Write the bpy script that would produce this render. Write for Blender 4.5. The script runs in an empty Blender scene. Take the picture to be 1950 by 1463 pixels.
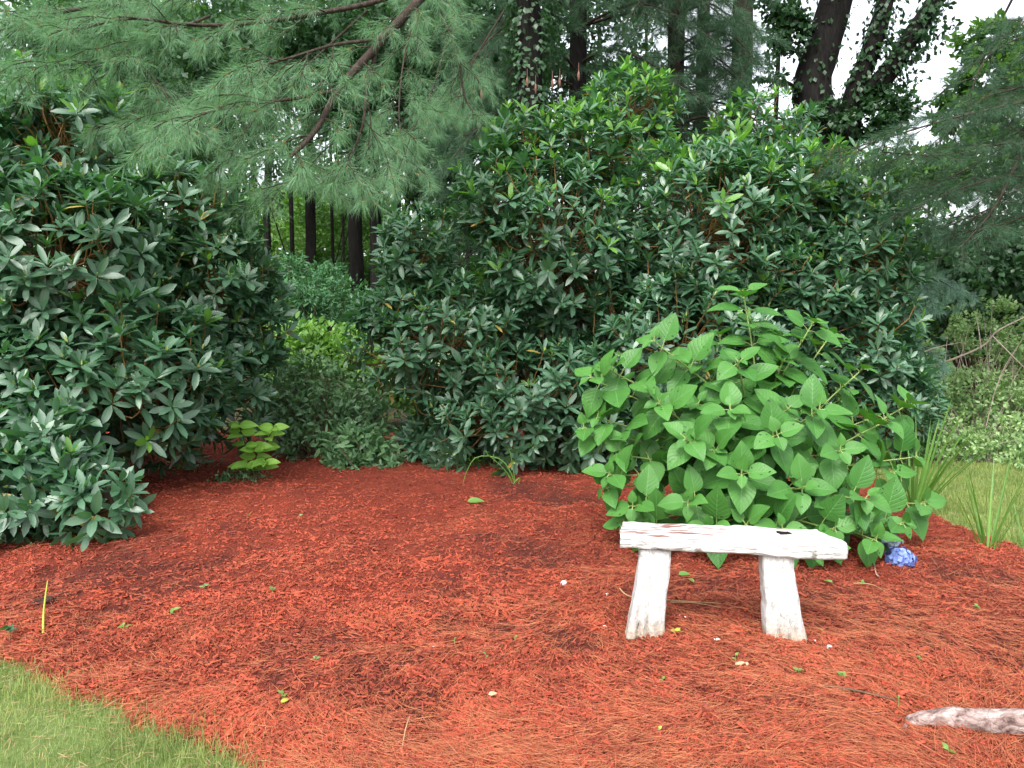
import bpy, math, random
import numpy as np
from mathutils import Vector, noise

C = bpy.context.scene
R = math.radians
random.seed(7)
rng = np.random.default_rng(11)

# ------------------------------------------------------------------ camera, sky, sun, exposure
CAM_H = 1.4
FOC = 1450.0                      # focal length in photograph pixels (1950 wide)
PITCH = R(4.75)
cam_d = bpy.data.cameras.new('camera')
cam_d.sensor_fit = 'HORIZONTAL'; cam_d.sensor_width = 36.0
cam_d.lens = 36.0 * FOC / 1950.0
cam_d.clip_start = 0.05; cam_d.clip_end = 600
cam = bpy.data.objects.new('camera', cam_d)
cam.location = (0, 0, CAM_H); cam.rotation_euler = (math.pi/2 - PITCH, 0, 0)
C.collection.objects.link(cam); C.camera = cam

SUN_EL, SUN_AZ = R(52), R(200)    # azimuth clockwise from +Y: behind the camera, a little to the left
W = bpy.data.worlds.new('World'); C.world = W; W.use_nodes = True
nt = W.node_tree; nt.nodes.clear()
sky = nt.nodes.new('ShaderNodeTexSky'); sky.sky_type = 'NISHITA'; sky.sun_disc = False
sky.sun_elevation = SUN_EL; sky.sun_rotation = SUN_AZ
sky.dust_density = 4.0; sky.air_density = 1.0
hsv = nt.nodes.new('ShaderNodeHueSaturation'); hsv.inputs['Saturation'].default_value = 0.28
bg = nt.nodes.new('ShaderNodeBackground'); bg.inputs['Strength'].default_value = 0.15
wo = nt.nodes.new('ShaderNodeOutputWorld')
nt.links.new(sky.outputs[0], hsv.inputs['Color']); nt.links.new(hsv.outputs[0], bg.inputs['Color'])
nt.links.new(bg.outputs[0], wo.inputs['Surface'])
sd = bpy.data.lights.new('sun', 'SUN'); sd.energy = 0.75; sd.angle = R(18); sd.color = (1.0, 0.965, 0.91)
sun = bpy.data.objects.new('sun', sd); C.collection.objects.link(sun)
sv = Vector((math.sin(SUN_AZ)*math.cos(SUN_EL), math.cos(SUN_AZ)*math.cos(SUN_EL), math.sin(SUN_EL)))
sun.rotation_euler = sv.to_track_quat('Z', 'Y').to_euler(); sun.location = (-3, -6, 12)
C.view_settings.view_transform = 'Standard'; C.view_settings.look = 'None'
C.view_settings.exposure = 1.72; C.view_settings.gamma = 1.0
C.render.engine = 'CYCLES'
C.cycles.max_bounces = 8; C.cycles.transparent_max_bounces = 8
C.cycles.use_denoising = True

# ------------------------------------------------------------------ helpers
def ray(px, py):
    u = (px - 975.0) / FOC; v = (731.5 - py) / FOC
    c, s = math.cos(PITCH), math.sin(PITCH)
    return np.array([u, c + v*s, -s + v*c])
def P(px, py, D):
    r = ray(px, py); r = r * (D / r[1]); return np.array([r[0], r[1], r[2] + CAM_H])
def G(px, py, z=0.0):
    r = ray(px, py); t = (z - CAM_H) / r[2]; return np.array([r[0]*t, r[1]*t, z])

def unit(v):
    v = np.asarray(v, float)
    return v / np.maximum(np.linalg.norm(v, axis=-1, keepdims=True), 1e-9)

_perm = np.random.default_rng(3).random((256, 256))
def vnoise(x, y, s=1.0, off=0.0):
    x = np.asarray(x, float)/s + 37.3 + off; y = np.asarray(y, float)/s + 81.7 + off*1.7
    xi = np.floor(x).astype(int); yi = np.floor(y).astype(int)
    fx = x - xi; fy = y - yi
    fx = fx*fx*(3-2*fx); fy = fy*fy*(3-2*fy)
    g = lambda a, b: _perm[a % 256, b % 256]
    return (g(xi, yi)*(1-fx) + g(xi+1, yi)*fx)*(1-fy) + (g(xi, yi+1)*(1-fx) + g(xi+1, yi+1)*fx)*fy - 0.5
def smooth(a, b, x):
    t = np.clip((np.asarray(x, float) - a)/(b - a), 0, 1); return t*t*(3-2*t)

def gz(x, y):
    return 0.05*vnoise(x, y, 2.6)
LE = [G(-250, 1120), G(0, 1268), G(120, 1322), G(250, 1385), G(330, 1412), G(420, 1450), G(520, 1530), G(900, 1900)]
LEX = np.array([p[0] for p in LE]); LEY = np.array([p[1] for p in LE])
RE = [(0.5, 3.6), (4.0, 3.12), (4.5, 3.03), (5.0, 2.98), (5.4, 3.0), (5.9, 3.1), (6.6, 3.25), (9, 3.4)]
REY = np.array([p[0] for p in RE]); REX = np.array([p[1] for p in RE])
def bed(x, y):
    """about the distance inside the edge of the mulch bed, in metres"""
    a = (y - np.interp(x, LEX, LEY))*0.8 + 0.10*vnoise(x, y, .22) + 0.06*vnoise(x, y, .07)
    b = np.interp(y, REY, REX) - x + 0.12*vnoise(x, y, .3)
    return np.minimum(np.minimum(a, b), 9.3 - y)
SOIL_AND_SHADE = [(270, 1120, .55, .32), (360, 1110, .35, .2), (230, 1180, .3, .12), (620, 1290, .3, .14), (690, 1335, .25, .12), (960, 1085, .45, .2),
        (870, 1245, .14, .08), (1050, 1250, .22, .1), (1320, 1165, .5, .16), (1640, 1215, .4, .16), (1560, 1180, .4, .2), (850, 1170, .3, .06),  # patches under the bench and right of its leg paint its shadow
        (1900, 1290, .35, .14), (760, 1400, .22, .1), (520, 1340, .18, .09), (1480, 1250, .14, .06), (1040, 960, .5, .25), (1850, 1130, .4, .15)]
SOIL_AND_SHADE = [(G(a, b)[0], G(a, b)[1], r, q*2.2) for a, b, r, q in SOIL_AND_SHADE]
def soil(x, y):  # moist soil patches together with the painted bench shadow
    s = np.zeros_like(np.asarray(x, float))
    for cx, cy, rx, ry in SOIL_AND_SHADE:
        d = np.sqrt(((x-cx)/rx)**2 + ((y-cy)/ry)**2)
        s = np.maximum(s, .72*(1 - smooth(.15, 1.2, d + 1.3*vnoise(x, y, .13) + .7*vnoise(x, y, .045))))
    return s
def mz(x, y):
    b = bed(x, y)
    edge = smooth(-.10, .12, b)
    s = soil(x, y)
    h = 0.06*vnoise(x, y, .5) + 0.045*vnoise(x, y, .17) + 0.024*vnoise(x, y, .06) + .008*vnoise(x, y, .03) - .018*s
    return gz(x, y) - 0.05 + edge*0.10 + h*edge + 0.04*smooth(.1, .9, b)

class MB:
    """collects quads, their vertices, and one (t, s, random) triple per vertex"""
    def __init__(self): self.v = []; self.f = []; self.a = []; self.m = []; self.n = 0
    def add(self, v, f, a=None, mi=0):
        v = np.asarray(v, float).reshape(-1, 3); f = np.asarray(f, int).reshape(-1, 4)
        if a is None: a = np.tile([0, 0, .5], (len(v), 1))
        self.v.append(v); self.f.append(f + self.n); self.a.append(np.asarray(a, float).reshape(-1, 3))
        self.m.append(np.full(len(f), mi)); self.n += len(v)
    def tube(self, pts, rad, n=7, rnd=.5, wob=0.0, mi=0, cap=False):
        pts = np.asarray(pts, float); k = len(pts); rad = np.broadcast_to(rad, (k,)).astype(float)
        if cap:
            pts = np.vstack([pts[0], pts, pts[-1]]); rad = np.concatenate([[rad[0]*.02], rad, [rad[-1]*.02]]); k += 2
        t = unit(np.gradient(pts, axis=0) + 1e-9)
        if cap: t[0] = t[1] = t[2]; t[-1] = t[-2] = t[-3]
        ref = np.array([0, 0, 1.0]) if abs(t[:, 2]).mean() < .8 else np.array([0, 1.0, 0])
        u = unit(np.cross(t, ref)); w = np.cross(t, u)
        ang = np.linspace(0, 2*np.pi, n, endpoint=False)
        r = rad[:, None] * (1 + wob*(rng.random((k, n)) - .5))
        v = pts[:, None] + r[..., None]*(np.cos(ang)[None, :, None]*u[:, None] + np.sin(ang)[None, :, None]*w[:, None])
        i = np.arange(k-1)[:, None]*n; j = np.arange(n)[None]; j2 = (j+1) % n
        f = np.stack([i+j, i+j2, i+n+j2, i+n+j], -1)
        a = np.zeros((k, n, 3)); a[..., 0] = np.linspace(0, 1, k)[:, None]; a[..., 2] = rnd
        self.add(v, f, a, mi)
    def build(self, name, mats, parent=None, smooth_=True):
        v = np.concatenate(self.v); f = np.concatenate(self.f); a = np.concatenate(self.a); m = np.concatenate(self.m)
        if parent is not None: v = v - np.array(parent.location)[None]
        me = bpy.data.meshes.new(name)
        me.vertices.add(len(v)); me.vertices.foreach_set('co', v.astype(np.float32).ravel())
        me.loops.add(f.size); me.loops.foreach_set('vertex_index', f.astype(np.int32).ravel())
        me.polygons.add(len(f)); me.polygons.foreach_set('loop_start', np.arange(0, f.size, 4, dtype=np.int32))
        me.polygons.foreach_set('use_smooth', np.full(len(f), smooth_))
        for mt in (mats if isinstance(mats, (list, tuple)) else [mats]): me.materials.append(mt)
        if m.any(): me.polygons.foreach_set('material_index', m.astype(np.int32))
        at = me.attributes.new('leaf', 'FLOAT_VECTOR', 'POINT'); at.data.foreach_set('vector', a.astype(np.float32).ravel())
        me.update(calc_edges=True)
        o = bpy.data.objects.new(name, me); C.collection.objects.link(o)
        if parent is not None: o.parent = parent
        return o

def leaves(mb, pos, d, nrm, L, Wd, curl=0.15, fold=0.15, nt=4, ns=2, shape='ellipse', rnd=None, mi=0, wave=0.0):
    """N leaves as curved, folded little grids"""
    pos = np.asarray(pos, float).reshape(-1, 3); N = len(pos)
    if N == 0: return
    d = unit(d); nrm = np.asarray(nrm, float); sd_ = unit(np.cross(d, nrm)); nrm = np.cross(sd_, d)
    L = np.broadcast_to(L, (N,)); Wd = np.broadcast_to(Wd, (N,)); curl = np.broadcast_to(curl, (N,)); fold = np.broadcast_to(fold, (N,))
    t = np.linspace(0, 1, nt+1); s = np.linspace(-1, 1, ns+1)
    if shape == 'ellipse': w = np.sqrt(np.clip(1-(2*(t**1.05)-1)**2, 0, 1)); w = np.maximum(w, .07)
    elif shape == 'ovate': w = np.clip(np.sin(np.pi*np.clip(t, 0, 1)**.72), 0, 1)**.8*(1-.22*t); w = np.maximum(w, .02)
    elif shape == 'lance': w = np.sin(np.pi*t**.85); w = np.maximum(w, .04)
    else: w = np.maximum((1-t)**.6*.9, .03)*np.minimum(1, .45+t*3)     # blade
    T, S = np.meshgrid(t, s, indexing='ij'); Wt = np.repeat(w[:, None], ns+1, 1)
    al = T[None]*L[:, None, None]
    la = S[None]*Wt[None]*Wd[:, None, None]*.5
    up = np.abs(S)[None]*Wt[None]*Wd[:, None, None]*fold[:, None, None] - curl[:, None, None]*L[:, None, None]*(T[None]**2)
    if wave: up = up + wave*L[:, None, None]*np.sin(T[None]*9 + rng.random((N, 1, 1))*6)*S[None]
    al = al*(1 - .35*np.abs(curl[:, None, None])*T[None])
    v = pos[:, None, None] + al[..., None]*d[:, None, None] + la[..., None]*sd_[:, None, None] + up[..., None]*nrm[:, None, None]
    k = (nt+1)*(ns+1)
    i, j = np.meshgrid(np.arange(nt), np.arange(ns), indexing='ij'); b = (i*(ns+1)+j).ravel()
    f1 = np.stack([b, b+1, b+ns+2, b+ns+1], -1)
    f = (np.arange(N)[:, None, None]*k + f1[None]).reshape(-1, 4)
    if rnd is None: rnd = rng.random(N)
    a = np.empty((N, nt+1, ns+1, 3)); a[..., 0] = T[None]; a[..., 1] = S[None]; a[..., 2] = np.asarray(rnd)[:, None, None]
    mb.add(v.reshape(-1, 3), f, a, mi)

def rand_dirs(n): return unit(rng.normal(size=(n, 3)))
def perp(d): return unit(np.cross(d, rand_dirs(len(d))))

def empty(name, loc, label, cat, group=None):
    o = bpy.data.objects.new(name, None); o.location = tuple(float(c) for c in loc); o.empty_display_size = .1
    C.collection.objects.link(o); return tag(o, label, cat, group)
def tag(o, label, cat, group=None):
    o['label'] = label; o['category'] = cat
    if group: o['group'] = group
    return o
def setting(o, kind='structure'): o['kind'] = kind; return o

# ------------------------------------------------------------------ materials
class Nodes:
    def __init__(self, name):
        self.m = bpy.data.materials.new(name); self.m.use_nodes = True; self.t = self.m.node_tree; self.t.nodes.clear()
        self.out = self.n('ShaderNodeOutputMaterial')
    def n(self, kind, **kw):
        o = self.t.nodes.new(kind)
        for k, v in kw.items(): setattr(o, k, v)
        return o
    def l(self, a, b): self.t.links.new(a, b)
    def ramp(self, fac, stops):
        r = self.n('ShaderNodeValToRGB'); e = r.color_ramp.elements
        while len(e) < len(stops): e.new(.5)
        for el, (p, c) in zip(e, stops): el.position = p; el.color = (*c, 1) if len(c) == 3 else c
        self.l(fac, r.inputs[0]); return r.outputs[0]
    def noise(self, scale, detail=4, rough=.55, vec=None, dist=0):
        o = self.n('ShaderNodeTexNoise'); o.inputs['Scale'].default_value = scale; o.inputs['Detail'].default_value = detail
        o.inputs['Roughness'].default_value = rough; o.inputs['Distortion'].default_value = dist
        if vec is not None: self.l(vec, o.inputs['Vector'])
        return o.outputs[0]
    def mix(self, fac, a, b, blend='MIX'):
        o = self.n('ShaderNodeMix', data_type='RGBA', blend_type=blend)
        for s, v in ((o.inputs[0], fac), (o.inputs[6], a), (o.inputs[7], b)):
            if isinstance(v, (int, float)): s.default_value = v
            elif isinstance(v, tuple): s.default_value = (*v, 1)
            else: self.l(v, s)
        return o.outputs[2]
    def math(self, op, a, b=0.0, clamp=False):
        o = self.n('ShaderNodeMath', operation=op, use_clamp=clamp)
        for s, v in zip(o.inputs, (a, b)):
            if isinstance(v, (int, float)): s.default_value = v
            else: self.l(v, s)
        return o.outputs[0]
    def coord(self, which='Object', scale=None):
        c = self.n('ShaderNodeTexCoord').outputs[which]
        if scale:
            mp = self.n('ShaderNodeMapping'); mp.inputs['Scale'].default_value = scale; self.l(c, mp.inputs[0]); c = mp.outputs[0]
        return c
    def bsdf(self, col, rough=.6, spec=.5, bump=None, bstr=.4, bdist=.01):
        p = self.n('ShaderNodeBsdfPrincipled')
        if isinstance(col, tuple): p.inputs['Base Color'].default_value = (*col, 1)
        else: self.l(col, p.inputs['Base Color'])
        if isinstance(rough, (int, float)): p.inputs['Roughness'].default_value = rough
        else: self.l(rough, p.inputs['Roughness'])
        p.inputs['Specular IOR Level'].default_value = spec
        if bump is not None:
            b = self.n('ShaderNodeBump'); b.inputs['Strength'].default_value = bstr; b.inputs['Distance'].default_value = bdist
            self.l(bump, b.inputs['Height']); self.l(b.outputs[0], p.inputs['Normal'])
        return p
    def done(self, sh): self.l(sh.outputs[0] if hasattr(sh, 'outputs') else sh, self.out.inputs['Surface']); return self.m

def leaf_mat(name, dark, light, rough=.35, spec=.5, trans=.25, tcol=None, rib=None, ribw=.07, veins=0.0, spots=None):
    N = Nodes(name)
    at = N.n('ShaderNodeAttribute', attribute_name='leaf'); sx = N.n('ShaderNodeSeparateXYZ'); N.l(at.outputs['Vector'], sx.inputs[0])
    t, s, r = sx.outputs
    col = N.ramp(r, [(0, dark), (1, light)])
    nz = N.noise(9, 3, vec=N.coord('Object'))
    col = N.mix(.35, col, N.mix(nz, tuple(c*.6 for c in dark), tuple(min(1, c*1.5) for c in light)))
    bump = None
    if veins:
        ab = N.math('ABSOLUTE', s)
        ph = N.math('SUBTRACT', N.math('MULTIPLY', t, 46.0), N.math('MULTIPLY', ab, 15.0))
        v = N.math('POWER', N.math('ADD', N.math('MULTIPLY', N.math('SINE', ph), .5), .5), 7.0)
        col = N.mix(N.math('MULTIPLY', v, veins), col, rib)
        bump = N.math('SUBTRACT', 1.0, v)
    if rib:
        rb = N.math('LESS_THAN', N.math('ABSOLUTE', s), ribw)
        col = N.mix(N.math('MULTIPLY', rb, .8), col, rib)
    if spots:
        sp = N.math('GREATER_THAN', N.noise(spots[1], 2, vec=N.coord('Object')), spots[2])
        col = N.mix(sp, col, spots[0])
    p = N.bsdf(col, rough, spec, bump, .35, .004)
    if trans:
        tr = N.n('ShaderNodeBsdfTranslucent')
        c2 = N.mix(1.0, col, tcol or (1.3, 1.5, .55), 'MULTIPLY'); N.l(c2, tr.inputs['Color'])
        mx = N.n('ShaderNodeMixShader'); mx.inputs[0].default_value = trans
        N.l(p.outputs[0], mx.inputs[1]); N.l(tr.outputs[0], mx.inputs[2]); return N.done(mx)
    return N.done(p)

def bark_mat(name, a, b, c, scale=9, stretch=.22, bstr=.8):
    N = Nodes(name); co = N.coord('Object', (1, 1, stretch))
    n1 = N.noise(scale, 6, .65, co, 1.2); n2 = N.noise(scale*5, 4, .6, co)
    col = N.ramp(n1, [(.3, a), (.5, b), (.72, c)]); col = N.mix(.35, col, N.ramp(n2, [(.3, a), (.7, c)]))
    h = N.math('ADD', n1, N.math('MULTIPLY', n2, .4))
    return N.done(N.bsdf(col, .95, .05, h, bstr, .03))

M = {}
M['rhodo'] = leaf_mat('rhododendron_leaf', (.023, .072, .037), (.060, .158, .080), .46, 1.0, .22, (1.6, 2.2, .6), (.10, .17, .07), .06)
M['rhodo_new'] = leaf_mat('rhododendron_new_leaf', (.07, .18, .035), (.14, .30, .055), .36, .5, .35, (1.4, 1.7, .5), (.16, .26, .08), .06)
M['rhodo_old'] = leaf_mat('faded_rhododendron_leaf', (.20, .13, .03), (.34, .27, .07), .5, .4, .2, None, (.3, .25, .1), .06)
M['bud'] = leaf_mat('leaf_bud', (.30, .38, .08), (.42, .46, .14), .4, .4, 0)
M['hyd'] = leaf_mat('hydrangea_leaf', (.026, .112, .020), (.085, .235, .045), .45, .32, .25, (1.3, 1.5, .5), (.10, .25, .07), .035, .10,
                    ((.012, .04, .012), 34, .70))
M['stem_green'] = leaf_mat('green_stem', (.13, .22, .05), (.22, .28, .09), .5, .4, 0)
M['twig_orange'] = leaf_mat('orange_twig', (.13, .07, .028), (.28, .16, .055), .7, .3, 0)
M['twig_brown'] = leaf_mat('brown_twig', (.045, .03, .02), (.11, .075, .05), .85, .2, 0)
M['twig_grey'] = leaf_mat('grey_twig', (.20, .15, .12), (.34, .28, .24), .85, .2, 0)
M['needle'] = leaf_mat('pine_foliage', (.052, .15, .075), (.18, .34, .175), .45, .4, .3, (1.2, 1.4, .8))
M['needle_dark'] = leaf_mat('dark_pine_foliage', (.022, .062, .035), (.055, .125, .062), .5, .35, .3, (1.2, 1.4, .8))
M['needle_blue'] = leaf_mat('blue_pine_foliage', (.12, .24, .19), (.23, .38, .30), .5, .35, .25, (1.2, 1.3, .9))
M['ivy'] = leaf_mat('ivy_leaf', (.014, .045, .018), (.04, .10, .036), .4, .45, .25)
M['wood_leaf'] = leaf_mat('woodland_leaf', (.03, .085, .022), (.085, .18, .04), .5, .35, .4, (1.5, 1.8, .5))
M['wood_dark'] = leaf_mat('dark_woodland_leaf', (.014, .045, .02), (.04, .10, .04), .5, .3, .3)
M['bright'] = leaf_mat('bright_leaf', (.085, .205, .045), (.18, .33, .08), .5, .35, .35, (1.3, 1.5, .5))
M['pale'] = leaf_mat('pale_bramble_leaf', (.085, .19, .06), (.32, .45, .20), .45, .4, .3, (1.2, 1.4, .6))
M['azalea'] = leaf_mat('azalea_leaf', (.045, .12, .055), (.13, .25, .11), .42, .4, .25, None, (.09, .14, .06), .08)
M['fern'] = leaf_mat('hemlock_leaf', (.034, .11, .052), (.085, .21, .09), .5, .35, .3)
M['lime'] = leaf_mat('lime_leaf', (.16, .36, .05), (.26, .48, .08), .45, .4, .35, (1.3, 1.5, .5), (.35, .5, .15), .06)
M['blade'] = leaf_mat('iris_blade', (.06, .17, .03), (.16, .30, .06), .45, .4, .3, (1.3, 1.5, .5))
M['grass'] = leaf_mat('grass_blade', (.065, .14, .03), (.31, .37, .12), .6, .3, .35, (1.2, 1.3, .5))
M['straw'] = leaf_mat('straw', (.22, .13, .07), (.42, .28, .15), .7, .3, .1)
M['needle_dry'] = leaf_mat('dry_needle', (.19, .045, .022), (.43, .155, .068), .7, .3, .1, (1, 1, 1))
M['chip'] = leaf_mat('red_bark_chip', (.055, .011, .007), (.415, .076, .036), .75, .3, 0)
M['bark_dark'] = bark_mat('dark_bark', (.006, .006, .006), (.014, .013, .012), (.032, .029, .027))
M['bark_pine'] = bark_mat('pine_bark', (.012, .010, .009), (.036, .029, .025), (.075, .058, .050))
M['bark_limb'] = bark_mat('limb_bark', (.022, .017, .014), (.05, .038, .032), (.10, .08, .068), 20, .6)
M['white_bit'] = leaf_mat('white_chip', (.70, .68, .66), (.85, .84, .84), .6, .3, 0)
M['tan_bit'] = leaf_mat('tan_chip', (.40, .26, .15), (.48, .34, .21), .7, .3, 0)
M['yellow_leaf'] = leaf_mat('yellow_leaf', (.28, .33, .04), (.40, .42, .08), .5, .3, .2)
M['petal'] = leaf_mat('blue_petal', (.11, .17, .50), (.30, .40, .80), .6, .3, .25, (1, 1, 1.1))
M['petal_pale'] = leaf_mat('faded_petal', (.18, .23, .30), (.26, .31, .37), .6, .3, .25, (1, 1, 1))
M['cone'] = leaf_mat('cone_scale', (.13, .06, .045), (.22, .11, .085), .7, .3, 0)
M['darkchunk'] = bark_mat('bark_chunk', (.03, .014, .012), (.07, .035, .03), (.16, .09, .08), 40, 1)

def mulch_mat():
    N = Nodes('red_mulch'); co = N.coord('Object')
    at = N.n('ShaderNodeAttribute', attribute_name='leaf'); sx = N.n('ShaderNodeSeparateXYZ'); N.l(at.outputs['Vector'], sx.inputs[0])
    a = N.noise(95, 5, .7, co, .8); b = N.noise(5, 4, .6, co); c = N.noise(300, 3, .6, co)
    col = N.ramp(a, [(.28, (.055, .012, .008)), (.45, (.20, .034, .018)), (.62, (.28, .050, .026)), (.78, (.35, .095, .046))])
    col = N.mix(N.math('MULTIPLY', N.ramp(b, [(.42, (0, 0, 0)), (.62, (1, 1, 1))]), .35), col, (.11, .023, .014))
    col = N.mix(N.math('MULTIPLY', sx.outputs[0], .85), col, N.ramp(a, [(.3, (.018, .008, .007)), (.7, (.06, .019, .016))]))
    h = N.math('ADD', a, N.math('MULTIPLY', c, .5))
    return N.done(N.bsdf(col, .9, .2, h, .9, .02))
M['mulch'] = mulch_mat()
def ground_mat(name, c1, c2, c3, s1=3, s2=40):
    N = Nodes(name); co = N.coord('Object')
    a = N.noise(s1, 5, .6, co); b = N.noise(s2, 5, .65, co)
    col = N.mix(.5, N.ramp(a, [(.35, c1), (.65, c2)]), N.ramp(b, [(.3, c1), (.5, c2), (.75, c3)]))
    return N.done(N.bsdf(col, .95, .15, b, .6, .02))
M['litter'] = ground_mat('leaf_litter', (.03, .022, .014), (.075, .055, .03), (.05, .075, .025))
M['turf'] = ground_mat('turf', (.07, .115, .03), (.14, .19, .06), (.21, .19, .10), 2.5, 60)

# ------------------------------------------------------------------ ground sheets
def sheet(name, x0, x1, y0, y1, step, zf, mat, attr=None, keep=None):
    xs = np.arange(x0, x1 + step*.5, step); ys = np.arange(y0, y1 + step*.5, step)
    X, Y = np.meshgrid(xs, ys, indexing='ij'); Z = zf(X, Y)
    ni, nj = X.shape; i, j = np.meshgrid(np.arange(ni-1), np.arange(nj-1), indexing='ij'); b = (i*nj + j).ravel()
    f = np.stack([b, b+nj, b+nj+1, b+1], -1)
    if keep is not None:
        k = keep(X, Y).ravel(); f = f[k[f].any(1)]
    a = np.zeros((X.size, 3)); a[:, 2] = .5
    if attr is not None: a[:, 0] = attr(X, Y).ravel()
    mb = MB(); mb.add(np.stack([X, Y, Z], -1), f, a); return mb.build(name, mat)
setting(sheet('ground', -150, 150, -60, 200, 5.0, lambda x, y: -0.09 + 0*x, M['litter']))
setting(sheet('lawn', -30, 30, -30, 7.2, .3, lambda x, y: gz(x, y) - .0, M['turf']))
setting(sheet('mulch_bed', -6.6, 3.9, 1.0, 9.3, .024, mz, M['mulch'], soil, lambda x, y: bed(x, y) > -.12))

# loose chips and needles on the bed
def bed_points(n, spread=1.0):
    px = rng.uniform(-450, 2850, n); py = 860 + rng.random(n)**spread*(1680-860)
    r = np.stack([(px-975)/FOC, math.cos(PITCH) + (731.5-py)/FOC*math.sin(PITCH), -math.sin(PITCH) + (731.5-py)/FOC*math.cos(PITCH)], -1)
    t = -CAM_H/r[:, 2]; x = r[:, 0]*t; y = r[:, 1]*t
    k = (y < 9) & (y > 1.2) & (x > -6.4) & (x < 3.8); return x[k], y[k]
def chips():
    mb = MB()
    x, y = bed_points(205000, .95); k = (bed(x, y) > -.05) & (rng.random(len(x)) > .72*soil(x, y)); x, y = x[k], y[k]
    n = len(x); z = mz(x, y) + rng.uniform(-.002, .008, n)
    th = rng.normal(0.15, .9, n); el = rng.normal(0, .36, n)
    d = np.stack([np.cos(th)*np.cos(el), np.sin(th)*np.cos(el), np.sin(el)], -1)
    up = unit(np.stack([rng.normal(0, .35, n), rng.normal(0, .35, n), np.ones(n)], -1)); s = unit(np.cross(d, up)); up = np.cross(s, d)
    L = rng.gamma(3, .0044, n) + .006; Wd = L*rng.uniform(.14, .42, n); H = rng.uniform(.002, .008, n)
    p = np.stack([x, y, z], -1)
    c = []
    for (a, b, q) in ((-1, -.8, 0), (1, -.5, 0), (1, .5, 0), (-1, 1, 0), (-.9, -.6, 1), (.85, -.3, 1), (.8, .4, 1), (-.92, .7, 1)):
        c.append(p + d*(a*L*.5)[:, None] + s*(b*Wd*.5)[:, None] + up*(q*H)[:, None])
    v = np.stack(c, 1)
    f1 = np.array([[4, 5, 6, 7], [0, 1, 5, 4], [1, 2, 6, 5], [2, 3, 7, 6], [3, 0, 4, 7]])
    f = (np.arange(n)[:, None, None]*8 + f1[None]).reshape(-1, 4)
    rv = np.clip(rng.beta(1.05, 1.7, n) + .45*vnoise(x, y, .8) + .5*vnoise(x, y, .2) - .06*(x - .2), 0, 1)*(1 - .75*soil(x, y))
    a = np.zeros((n, 8, 3)); a[..., 2] = rv[:, None]
    mb.add(v, f, a)
    o = mb.build('mulch_chips', M['chip'], smooth_=False); return tag(setting(o, 'stuff'), 'loose shredded red bark chips covering the bed', 'mulch')
chips()
def dry_needles():
    mb = MB()
    x, y = bed_points(92000, .72)
    dens = .35 + 1.3*vnoise(x, y, .7, 5) + .5*(y < 3.4) + .3*(x > .3)
    k = (bed(x, y) > -.16) & (rng.random(len(x)) < dens); x, y = x[k], y[k]; n = len(x)
    th = np.pi*2.2*vnoise(x, y, 1.1, 9) + rng.normal(.2, .55, n); el = rng.normal(.03, .13, n)
    d = np.stack([np.cos(th)*np.cos(el), np.sin(th)*np.cos(el), np.sin(el)], -1)
    L = rng.uniform(.05, .13, n)
    p = np.stack([x, y, mz(x, y) + rng.uniform(.004, .018, n)], -1) - d*L[:, None]*.5
    nr = np.stack([rng.normal(0, .5, n), rng.normal(0, .5, n) - .5, np.ones(n)], -1)
    leaves(mb, p, d, nr, L, rng.uniform(.0014, .0028, n), rng.normal(0, .12, n), 0, 3, 1, 'blade', rng.beta(1.5, 1.8, n))
    o = mb.build('pine_straw', M['needle_dry']); return tag(setting(o, 'stuff'), 'dry orange pine needles strewn over the red mulch', 'pine needles')
dry_needles()
def grass():
    mb = MB()
    def lay(x, y, hmin, hmax, lean, w):
        n = len(x); th = rng.uniform(0, 2*np.pi, n); ln = rng.uniform(.2, 1, n)*lean
        d = unit(np.stack([np.cos(th)*ln, np.sin(th)*ln, np.ones(n)], -1)); nr = np.stack([-np.cos(th), -np.sin(th), ln], -1)
        rv = np.clip(rng.beta(1.2, 1.2, n) + .7*vnoise(x, y, .28, 3), 0, 1); hh = 1.05 + .8*vnoise(x, y, .12, 7)
        leaves(mb, np.stack([x, y, gz(x, y) - .003], -1), d, nr, rng.uniform(hmin, hmax, n)*hh, w*rng.uniform(.6, 1.2, n), -rng.uniform(-.1, .7, n)*1.0, .1, 3, 1, 'blade', rv, (rng.random() < 2)*0)
        q = rng.random(n) < .09; m = q.sum(); b2 = rng.random(m)*6.28
        leaves(mb, np.stack([x[q], y[q], gz(x[q], y[q]) + rng.uniform(.004, .03, m)], -1), np.stack([np.cos(b2), np.sin(b2), rng.normal(0, .2, m)], -1), np.tile([0, -.3, 1.], (m, 1)), rng.uniform(.03, .08, m), .0028, .1, .1, 3, 1, 'blade', None, 1)
    n = 130000; x = rng.uniform(-3.6, .6, n); y = rng.uniform(1.6, 4.2, n); b = bed(x, y); k = (b < .02) & (rng.random(n) < .75 + vnoise(x, y, .25)); lay(x[k], y[k], .026, .066, 1.7, .0030)
    n = 90000; x = rng.uniform(-3.6, .6, n); y = rng.uniform(1.6, 4.2, n); b = bed(x, y); k = (b < .10) & (b > -.12) & (rng.random(n) < .6); lay(x[k], y[k], .035, .09, 3.2, .0032)
    n = 60000; x = rng.uniform(2.7, 6.5, n); y = rng.uniform(3.5, 7.3, n); k = bed(x, y) < .03; lay(x[k], y[k], .03, .065, 1.0, .006)
    o = mb.build('grass', [M['grass'], M['straw']]); return tag(setting(o, 'stuff'), 'short yellowish green lawn grass growing along the bed', 'grass')
grass()

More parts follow.
